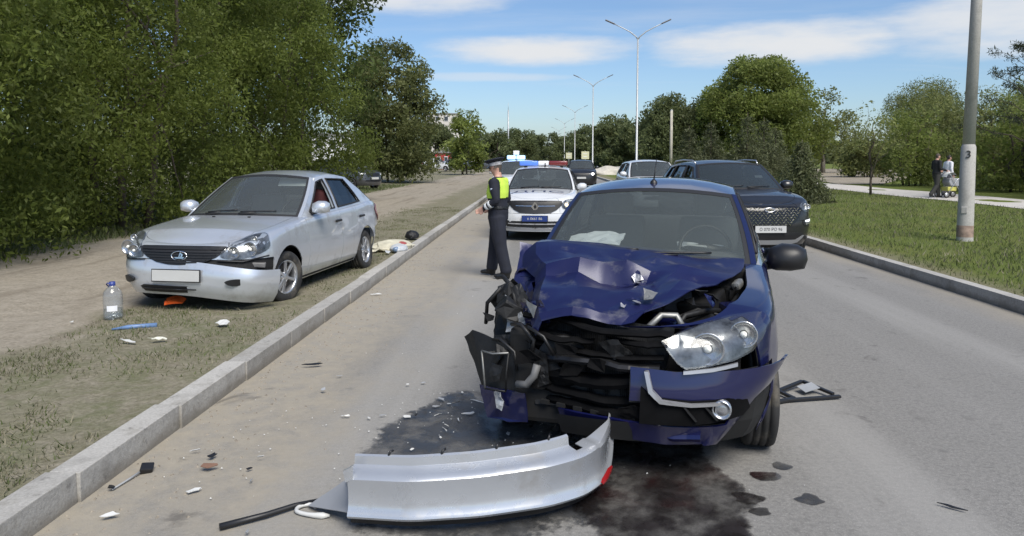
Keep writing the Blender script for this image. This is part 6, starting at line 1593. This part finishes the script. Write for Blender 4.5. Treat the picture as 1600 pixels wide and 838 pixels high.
for i, (x, y, r, lb) in enumerate(((1.16, 3.86, .085, 'round dark drip on the asphalt nearest the front wheel of the blue car'), (.99, 3.60, .085, 'large black drip right of the oil pool'), (1.28, 4.0, .06, 'faint drip beside the front wheel'), (1.30, 3.60, .065, 'grey drip furthest right of the oil pool'), (1.02, 3.46, .06, 'small drip at the lower edge of the picture'))):
    a0 = i * 1.3; stain('oil_drip', lb, [(x + r * (1 + .3 * math.sin(3 * a + a0)) * math.cos(a), y + r * .9 * (1 + .25 * math.cos(2 * a + a0)) * math.sin(a)) for a in np.linspace(0, 5.6, 8)], ST3 if i in (2, 3, 4) else ST2, .004, 4, .12, 10 + i)
# torn off silver rear bumper
def loose_bumper():
    root = thing('loose_bumper', 'torn off silver rear bumper lying on the wet road in front', 'car bumper', (0, 0, 0))
    PL = [(-.885, 3.175), (-.60, 3.145), (-.30, 3.19), (0.0, 3.29), (.17, 3.40), (.265, 3.54), (.315, 3.70), (.335, 3.83)]
    cum = [0.]
    for a, b_ in zip(PL, PL[1:]): cum.append(cum[-1] + math.dist(a, b_))
    ts = np.linspace(0, cum[-1], 58); X = np.interp(ts, cum, [p[0] for p in PL]); Y = np.interp(ts, cum, [p[1] for p in PL])
    for _ in range(5): X[1:-1] = (X[:-2] + 2 * X[1:-1] + X[2:]) / 4; Y[1:-1] = (Y[:-2] + 2 * Y[1:-1] + Y[2:]) / 4
    #          out, z : from the inner flange over the ledge and face down to the lip
    prof = [(-.105, .300), (-.108, .345), (-.098, .350), (-.090, .345), (-.086, .305), (-.076, .296), (-.030, .288), (-.006, .279), (.004, .268), (.002, .250), (-.004, .20), (-.004, .15), (.002, .115), (.012, .100), (.016, .088), (.010, .078), (-.012, .074)]
    low = [(-.012, .074), (-.02, .060), (-.028, .030), (-.05, .018), (-.09, .016)]
    def surf(pr, sel=lambda u, k: True, name='shell', m=M_SILVER2, thick=.004):
        V, F = [], []; n = len(pr)
        for i in range(len(ts)):
            a, b_ = max(0, i - 1), min(len(ts) - 1, i + 1); d = Vector((X[b_] - X[a], Y[b_] - Y[a])).normalized(); nr = Vector((d.y, -d.x)); u = i / (len(ts) - 1)
            for k, (o, z) in enumerate(pr):
                hh = z + .012 * u
                if u > .80: hh = z * (1 + .12 * (u - .8) / .2)          # end rises to a corner
                if u > .80 and z > .27: o = o * max(.10, 1 - (u - .80) / .16); hh = .27 + (hh - .27) * max(.25, 1 - (u - .8) / .25) + .05 * (u - .8) / .2
                if u > .85 and z < .2: hh += .10 * ((u - .85) / .15) ** 2
                V.append((X[i] + nr.x * o, Y[i] + nr.y * o, (hh + .006) * (.90 + .10 * u)))
        for i in range(len(ts) - 1):
            for k in range(n - 1):
                if sel((i + .5) / (len(ts) - 1), k): F.append((i * n + k, i * n + k + 1, (i + 1) * n + k + 1, (i + 1) * n + k))
        bm = bmesh.new(); bv = [bm.verts.new(v) for v in V]
        for f in F: bm.faces.new([bv[q] for q in f])
        bmesh.ops.delete(bm, geom=[v for v in bm.verts if not v.link_faces], context='VERTS'); bmesh.ops.recalc_face_normals(bm, faces=bm.faces)
        bmesh.ops.solidify(bm, geom=list(bm.faces), thickness=thick); o = from_bm(name, bm, m, root, True); o.data.set_sharp_from_angle(angle=R(32)); return o
    # flange is broken away between 70 and 76 % and beyond 80 %
    o = surf(prof, lambda u, k: not ((k < 6 and .695 < u < .745) or (k < 5 and u > .745)))
    surf(low, lambda u, k: u < .93, 'lower_skirt', M_BLACK)
    # reflector
    V, F = [], []
    for i in range(9):
        u = .795 + .115 * i / 8; q = u * (len(ts) - 1); x, y = np.interp(q, range(len(ts)), X), np.interp(q, range(len(ts)), Y); a = int(q); d = Vector((X[min(a + 1, 57)] - X[a], Y[min(a + 1, 57)] - Y[a])).normalized(); nr = Vector((d.y, -d.x)); w = .5 + .5 * math.sin(math.pi * i / 8)
        for o2, z in ((.012, .112), (.026, .105), (.030, .085), (.022, .066), (.006, .06)): zz = .086 + (z - .086) * w * .85 + .012 * u + .02 * max(0, u - .85) / .1; V.append((x + nr.x * o2, y + nr.y * o2, zz))
    for i in range(8):
        for k in range(4): F.append((i * 5 + k, i * 5 + k + 1, i * 5 + k + 6, i * 5 + k + 5))
    mesh('red_reflector', V, F, M_RED, root, True)
    crumple('end_flap', [(-.885, 3.20, .22), (-.86, 3.17, .09), (-1.14, 3.38, .02), (-.98, 3.46, .11)], mat('silver_paint_inside', (.30, .31, .33), .45, .2), root, .008, 5, 3, .05, .004, False)
    prism('end_tab', [(-.905, .285), (-.86, .31), (-.86, .25), (-.895, .235)], 3.165, 3.19, M_SILVER2, root)
    def fp(u, o, z):
        q = u * (len(ts) - 1); a = min(int(q), len(ts) - 2); f = q - a; d = Vector((X[a + 1] - X[a], Y[a + 1] - Y[a])).normalized(); nr = Vector((d.y, -d.x)); return Vector((X[a] + (X[a + 1] - X[a]) * f + nr.x * o, Y[a] + (Y[a + 1] - Y[a]) * f + nr.y * o, (z + .012 * u + .006) * (.90 + .10 * u)))
    for u in (.10, .27, .44, .62):
        tube('bumper_clip', [fp(u, -.098, .345), fp(u + .004, -.098, .368), fp(u + .012, -.110, .372)], [.008, .006, .005], M_BLACK, root, 6)
    return root
loose_bumper()
DG = 'splinters of wreckage on the road'
def bit(name, label, cat, pts, m, amp=.004, sd=1, z=.004, thick=.004, h=.03, group=None):
    o = crumple(name, pts, m, None, amp, 12, sd, h, thick); tag(o, label, cat, group); return o
def chip(cx, cy, L, w, a, tilt=0., base=.008):
    c, s_ = math.cos(a), math.sin(a); rq = random.Random(int(cx * 991 + cy * 77)); q = [(L / 2 * rq.uniform(.25, 1.25) * math.cos(t), w / 2 * rq.uniform(.15, 1.5) * math.sin(t)) for t in (.1, 1.1, 2.4, 3.2, 4.2, 5.5)]
    return [(cx + x * c - y * s_, cy + x * s_ + y * c, base + abs(tilt) * w + tilt * y + .006) for x, y in q]
WP = mat('white_plastic_chip', (.55, .55, .53), .4, var=.15); GP = mat('grey_plastic_chip', (.30, .31, .32), .4, var=.2)
CH = [  # x, y, length, width, angle, material, label
    (-1.30, 4.62, .10, .035, .1, WP, 'white splinter left of the wet patch'), (-.885, 4.62, .09, .03, -.1, WP, 'long white splinter lying flat in the wet patch'), (-.73, 4.98, .13, .04, -.5, GP, 'dark edged grey shard at the back of the wet patch'),
    (-.50, 4.72, .11, .03, .2, WP, 'pale shard nearest the torn bumper corner'), (-.46, 4.95, .16, .015, -.6, WP, 'thin curved white strip beside the torn bumper corner'), (-.16, 4.60, .09, .04, 1.3, WP, 'white chip standing under the torn bumper corner'),
    (-.60, 5.15, .05, .03, .9, WP, 'small white chip behind the wet patch'), (-1.02, 5.3, .035, .03, .2, WP, 'tiny white chip farthest from the bumper'), (-.36, 4.88, .05, .03, .4, WP, 'small white chip under the hanging flap'), (-.28, 4.68, .035, .03, .4, WP, 'small chip deep in the shadow of the flap'),
    (-.74, 4.83, .06, .025, .3, GP, 'grey chip in the middle of the wet patch'), (-1.86, 5.78, .22, .07, .25, M_BLACK, 'black plastic scrap on the sand beside the kerb'), (-1.78, 3.52, .10, .045, .6, WP, 'white scrap on the sand left of the dark rod'),
    (-2.02, 3.24, .10, .05, .5, WP, 'pale scrap at the lower left beside the kerb'), (-2.10, 8.9, .20, .05, .1, WP, 'white strip lying by the kerb beyond the silver car'), (.20, 4.0, .03, .02, .2, WP, 'small white fleck on the dark oil pool'),
    (-1.86, 3.95, .12, .05, 1.1, M_BLACK, 'dark twig like scrap on the sand'), (-1.80, 3.80, .14, .08, .4, mat('rust_scrap', (.16, .09, .06), .8, var=.4), 'rusty brown crumbs on the sand'), (1.95, 3.52, .16, .03, -.6, M_BLACK, 'black plastic rod at the lower right')]
for i, (x, y, L, w, a, m, lb) in enumerate(CH): bit('debris_shard', lb, 'debris', chip(x, y, L * .85, w * .8, a, .25 if i % 3 else .1), m, .005, i, thick=.004, h=.025, group=DG)
rr = random.Random(8); V, F = [], []
for k in range(30):
    x, y = (rr.gauss(-.55, .30), rr.gauss(4.85, .28)) if k < 22 else (rr.gauss(-1.5, .3), rr.gauss(4.2, .7))
    bit('debris_splinter', 'small pale plastic splinter strewn over the road left of the crushed bumper', 'debris', chip(x, y, rr.uniform(.03, .08), rr.uniform(.012, .03), rr.uniform(0, 6), rr.uniform(.1, .8)), rr.choice([WP, GP, GP, M_BLACK]), .005, 100 + k, thick=.003, h=.02, group='small splinters by the crushed bumper')
for k in range(190):
    if k < 90: x, y = rr.gauss(-.45, .4), rr.gauss(4.75, .35)
    elif k < 120: x, y = rr.gauss(-1.7, .25), rr.gauss(4.1, .6)
    else: x, y = rr.uniform(-2.1, 1.6), rr.uniform(3.1, 9)
    s_ = rr.uniform(.002, .007); a = rr.uniform(0, 6); o = len(V)
    for q in range(3): V.append((x + s_ * math.cos(a + 2.1 * q), y + s_ * math.sin(a + 2.1 * q), .010 + rr.uniform(0, .004)))
    V.append((x, y, .012 + s_ * .7)); F += [(o, o + 1, o + 3), (o + 1, o + 2, o + 3), (o + 2, o, o + 3)]
o = mesh('glass_crumbs', V, F, WP); o['kind'] = 'stuff'; o['label'] = 'glass and plastic crumbs strewn over the road'; o['category'] = 'debris'
V, F = [], []
for k in range(900):
    y = rr.uniform(2.6, 14); x = XL + abs(rr.gauss(.12, .35)); s_ = rr.uniform(.004, .014); a = rr.uniform(0, 6); o = len(V)
    for q in range(3): V.append((x + s_ * math.cos(a + 2.1 * q), y + s_ * math.sin(a + 2.1 * q), .0))
    V.append((x, y, s_ * .9)); F += [(o, o + 1, o + 3), (o + 1, o + 2, o + 3), (o + 2, o, o + 3)]
o = mesh('kerb_grit', V, F, mat('grit_stone', (.24, .21, .17), .9, var=.4, vscale=60)); o['kind'] = 'stuff'; o['label'] = 'grit and pebbles along the foot of the left kerb'; o['category'] = 'gravel'
# dark rod, lost plate, lamp piece
tag(tube('trim_rod', [(-1.47, 3.16, .02), (-1.30, 3.28, .022), (-1.20, 3.38, .02), (-1.10, 3.44, .022)], [.016, .014, .013, .008], M_BLACK), 'black trim strip lying on the asphalt at the lower left', 'trim strip')
tag(tube('lamp_ring', [(-1.14 + .045 * math.cos(a) + .06 * max(0, a - 4) , 3.36 + .045 * math.sin(a) - .02 * max(0, a - 4), .014) for a in np.linspace(.4, 5.6, 16)], [.010] * 13 + [.013, .016, .006], WP), 'white curled lamp fragment beside the end of the trim strip', 'debris')
root = thing('broken_bracket', 'black broken bracket with a grey arm against the left kerb', 'debris', (-2.14, 3.70, .0)); root.scale = (.6, .8, .6)
bm = bmesh.new(); bbox(bm, (0, .08, .035), (.10, .09, .05), Euler((.3, .2, .5)), .012); from_bm('bracket_head', bm, M_BLACK, root); tube('bracket_arm', [(-.02, .05, .03), (-.05, -.08, .02), (-.08, -.22, .018)], [.010, .009, .008], GP, root, 6); crumple('bracket_end', chip(-.08, -.22, .07, .06, .4, .4), M_GUT, root, .012, 15, 4, .02, .004)
# black window frame piece right of the blue car
root = thing('window_trim', 'angular black plastic frame piece on the road right of the blue car', 'debris', (1.72, 5.05, .0), R(4))
def strip(a, b_, w=.03, t=.02):
    a, b_ = Vector(a), Vector(b_); c = (a + b_) / 2; d = b_ - a; bm = bmesh.new(); bbox(bm, (0, 0, 0), (d.length, w, t), None, .005); o = from_bm('frame_bar', bm, M_BLACK, root); o.location = c; o.rotation_euler = d.to_track_quat('X', 'Z').to_euler()
strip((-.22, .0, .02), (.34, .10, .02)); strip((.0, .06, .02), (-.06, .20, .03)); strip((-.06, .20, .03), (.18, .36, .05)); strip((.18, .36, .05), (.30, .12, .03)); strip((-.22, -.03, .015), (.0, .06, .02), .04)
crumple('mirror_shard', [(.12, .16, .03), (.24, .20, .05), (.22, .30, .06), (.10, .26, .04)], GP, root, .004, 8, 2, .05, .004)
# ---- rubbish on the verge
def water_bottle(x, y):
    z = vz(x, y); root = thing('water_bottle', 'big clear plastic water bottle with blue cap standing on the dirt', 'bottle', (x, y, z - .004))
    pr = [(.001, .012), (.07, .0), (.086, .012), (.09, .035), (.086, .07), (.09, .08), (.086, .15), (.09, .16), (.086, .22), (.088, .235), (.075, .28), (.045, .315), (.026, .33), (.026, .345)]
    lathe('bottle_body', pr, glass('bottle_plastic', (.93, .95, .97), .04, .88, (.55, .6, .65)), root, 24, 'z'); lathe('water', [(.001, .012), (.078, .014), (.082, .04), (.080, .10), (.001, .10)], glass('bottle_water', (.95, .97, .98), .02, .95, (.5, .55, .6)), root, 20, 'z')
    lathe('cap', [(.001, .372), (.028, .37), (.030, .34), (.030, .332)], mat('cap_blue', (.03, .05, .22), .4), root, 18, 'z'); V, F = [], []
    for i in range(9):
        a = R(-95 + 60 * i / 8)
        for zz in (.09, .145): V.append((.0915 * math.cos(a), .0915 * math.sin(a), zz))
    mesh('paper_label', V, [(2 * i, 2 * i + 2, 2 * i + 3, 2 * i + 1) for i in range(8)], mat('label_white', (.75, .76, .78), .6), root, True)
    tube('handle', [(-.03, 0, .315), (-.06, 0, .345), (-.035, -.02, .36), (0, -.03, .345)], .006, mat('cap_blue', (.03, .05, .22), .4), root, 6)
water_bottle(-4.27, 7.01)
Z = lambda x, y: vz(x, y) + .012
def vb(name, label, cat, x, y, L, w, a, m, amp=.01, sd=1): return bit(name, label, cat, chip(x, y, L, w, a, .15, Z(x, y)), m, amp, sd)
tag(crumple('lamp_fragment', chip(-3.93, 7.50, .34, .12, .05, .5, Z(-3.93, 7.5) + .01), mat('orange_plastic', (.62, .10, .02), .35), None, .02, 9, 2, .04, .006), 'orange lamp fragment lying under the front of the silver car', 'debris')
tag(tube('plastic_strip', [(-3.98, 6.50, Z(-3.98, 6.5)), (-3.85, 6.55, Z(-3.85, 6.55) + .005), (-3.62, 6.62, Z(-3.62, 6.62))], [.008, .022, .024], mat('blue_plastic', (.13, .22, .40), .4, var=.2)), 'blue grey plastic strip in the grass before the silver car', 'debris')
vb('paper_scrap', 'crumpled white paper nearest the kerb before the silver car', 'litter', -2.98, 6.62, .15, .10, .2, WP, .02, 3)
vb('paper_scrap', 'pale torn plastic scrap lying in the grass', 'litter', -3.30, 6.02, .20, .08, .3, mat('cream_plastic', (.62, .61, .52), .5), .02, 4); vb('paper_scrap', 'curved pale rim beside the torn plastic scrap', 'litter', -3.50, 5.98, .20, .06, -.3, WP, .015, 5)
vb('paper_scrap', 'tiny pale stone like scrap on the dirt left of the bottle', 'litter', -4.55, 6.8, .05, .04, .3, WP, .01, 6)
root = thing('rubbish_bag', 'pile of pale bags and a blue bottle lying by the kerb behind the silver car', 'bag', (-2.62, 12.25, .13))
def blob(nm, c, r, m, sd):
    bm = bmesh.new(); bmesh.ops.create_icosphere(bm, subdivisions=3, radius=1.)
    for v in bm.verts: k = 1 + .22 * ridged(v.co * .8 + Vector((sd, 0, 0)), 1.6) + .1 * noise.noise(v.co * 4 + Vector((sd, 2, 0))); v.co = Vector(c) + Vector((v.co.x * r[0] * k, v.co.y * r[1] * k, max(-.3, v.co.z) * r[2] * k))
    return from_bm(nm, bm, m, root, False)
blob('bag_lump', (-.05, .35, .05), (.30, .40, .10), mat('cream_cloth', (.52, .49, .38), .9, var=.25, vscale=7), 1); blob('bag_lump', (.12, .05, .04), (.14, .2, .08), mat('grey_bag', (.42, .44, .46), .5, var=.2, vscale=9), 2); blob('bag_lump', (.14, .22, .08), (.09, .12, .06), mat('red_cloth', (.30, .06, .06), .9), 3)
tube('blue_bottle', [(.10, -.18, .05), (.14, -.02, .06), (.15, .02, .06)], [.045, .045, .018], glass('blue_bottle_plastic', (.5, .65, .85), .05, .6, (.3, .38, .5)), root, 10)
o = blob('bag_lump', (0, 0, .05), (.12, .14, .10), M_GUT, 7); o.parent = None; o.name = 'black_bag'; o.location = (-2.62, 14.2, .14); tag(o, 'small black bag on the grass by the kerb beyond the pile of pale bags', 'bag')
# ------------------------------------------------------------------ vehicles
silver_car(); blue_car(); police_car(); suv()
plain_car('white_crossover', 'white crossover parked behind the roof of the blue car', (3.35, 24.6, 0), R(3), P_SUV, M_WHITE)
plain_car('dark_crossover', 'dark crossover with lit headlights driving up behind the police car', (2.05, 45.0, 0), R(-2), P_SUV, M_BLKPAINT, lit=True)
pv = plain_car('police_van', 'white police car with blue beacon hidden behind the police saloon', (-1.05, 27.5, 0), R(-3), dict(P_SUV), M_WHITE)
for x in (-.3, .05):
    bm = bmesh.new(); bbox(bm, (x, .2, 1.76), (.32, .25, .15), None, .04); from_bm('blue_beacon', bm, emit('pale_beacon', (.35, .6, 1.), 1.), pv.root, True)
tube('beacon_foot', [(-.1, .2, 1.6), (-.1, .2, 1.72)], .05, M_BLACK, pv.root); box('roof_lamp', (-.12, .2, 1.93), (.22, .16, .16), mat('white_lens', (.8, .8, .82), .3), pv.root, None, .03)
c1 = plain_car('parked_car', 'dark parked car half hidden behind the silver car under the trees', (-10.6, 38.5, vz(-10.6, 38.5)), R(58), P_LOG, M_GREYPAINT, group='cars parked by the far buildings', detail=False)
plain_car('parked_car', 'white parked car beyond the lilac bush', (-13.6, 92, .3), R(75), P_LOG, M_WHITE, group='cars parked by the far buildings', detail=False)
c2 = copy_tree(c1.root); c2.location = (-11.6, 96, .3); c2.rotation_euler = (0, 0, R(85)); c2['label'] = 'grey parked car right of the far white car'
c3 = copy_tree(c1.root); c3.location = (-8.8, 98, .3); c3.rotation_euler = (0, 0, R(95)); c3['label'] = 'grey parked car half hidden by the bright young tree'
# sand heap on the right verge
bm = bmesh.new(); bmesh.ops.create_icosphere(bm, subdivisions=4, radius=1.)
for v in bm.verts: k = 1 + .2 * noise.noise(v.co * 2); v.co = Vector((v.co.x * 2.4 * k, v.co.y * 1.8 * k, max(-.1, v.co.z) * .9 * k))
o = from_bm('sand_heap', bm, mat('pale_sand', (.48, .45, .39), .95, var=.15, bump=.4), None, True); o.location = (6.6, 78, .1); tag(o, 'pale heap of sand on the verge beside the second street lamp', 'heap')
for i, (dx, dy, r, mm) in enumerate(((-.25, -.10, .07, 'cream_cloth'), (.02, -.32, .05, 'grey_bag'), (.22, .62, .08, 'cream_cloth'), (-.30, .75, .06, 'grey_bag'))):
    o = crumple('litter_scrap', [(-2.62 + dx + r * math.cos(a) * (1 + .3 * math.sin(3 * a)), 12.25 + dy + r * 1.3 * math.sin(a), .15 + .02 * math.cos(2 * a)) for a in np.linspace(0, 5.2, 6)], MATS[mm], None, .02, 8, i + 3, .04, .004)
    tag(o, ['pale rag left of the rubbish pile behind the silver car', 'grey scrap nearest the camera by the rubbish pile', 'pale rag on the kerb beyond the rubbish pile', 'grey scrap in the grass beyond the rubbish pile'][i], 'litter', 'litter by the kerb')
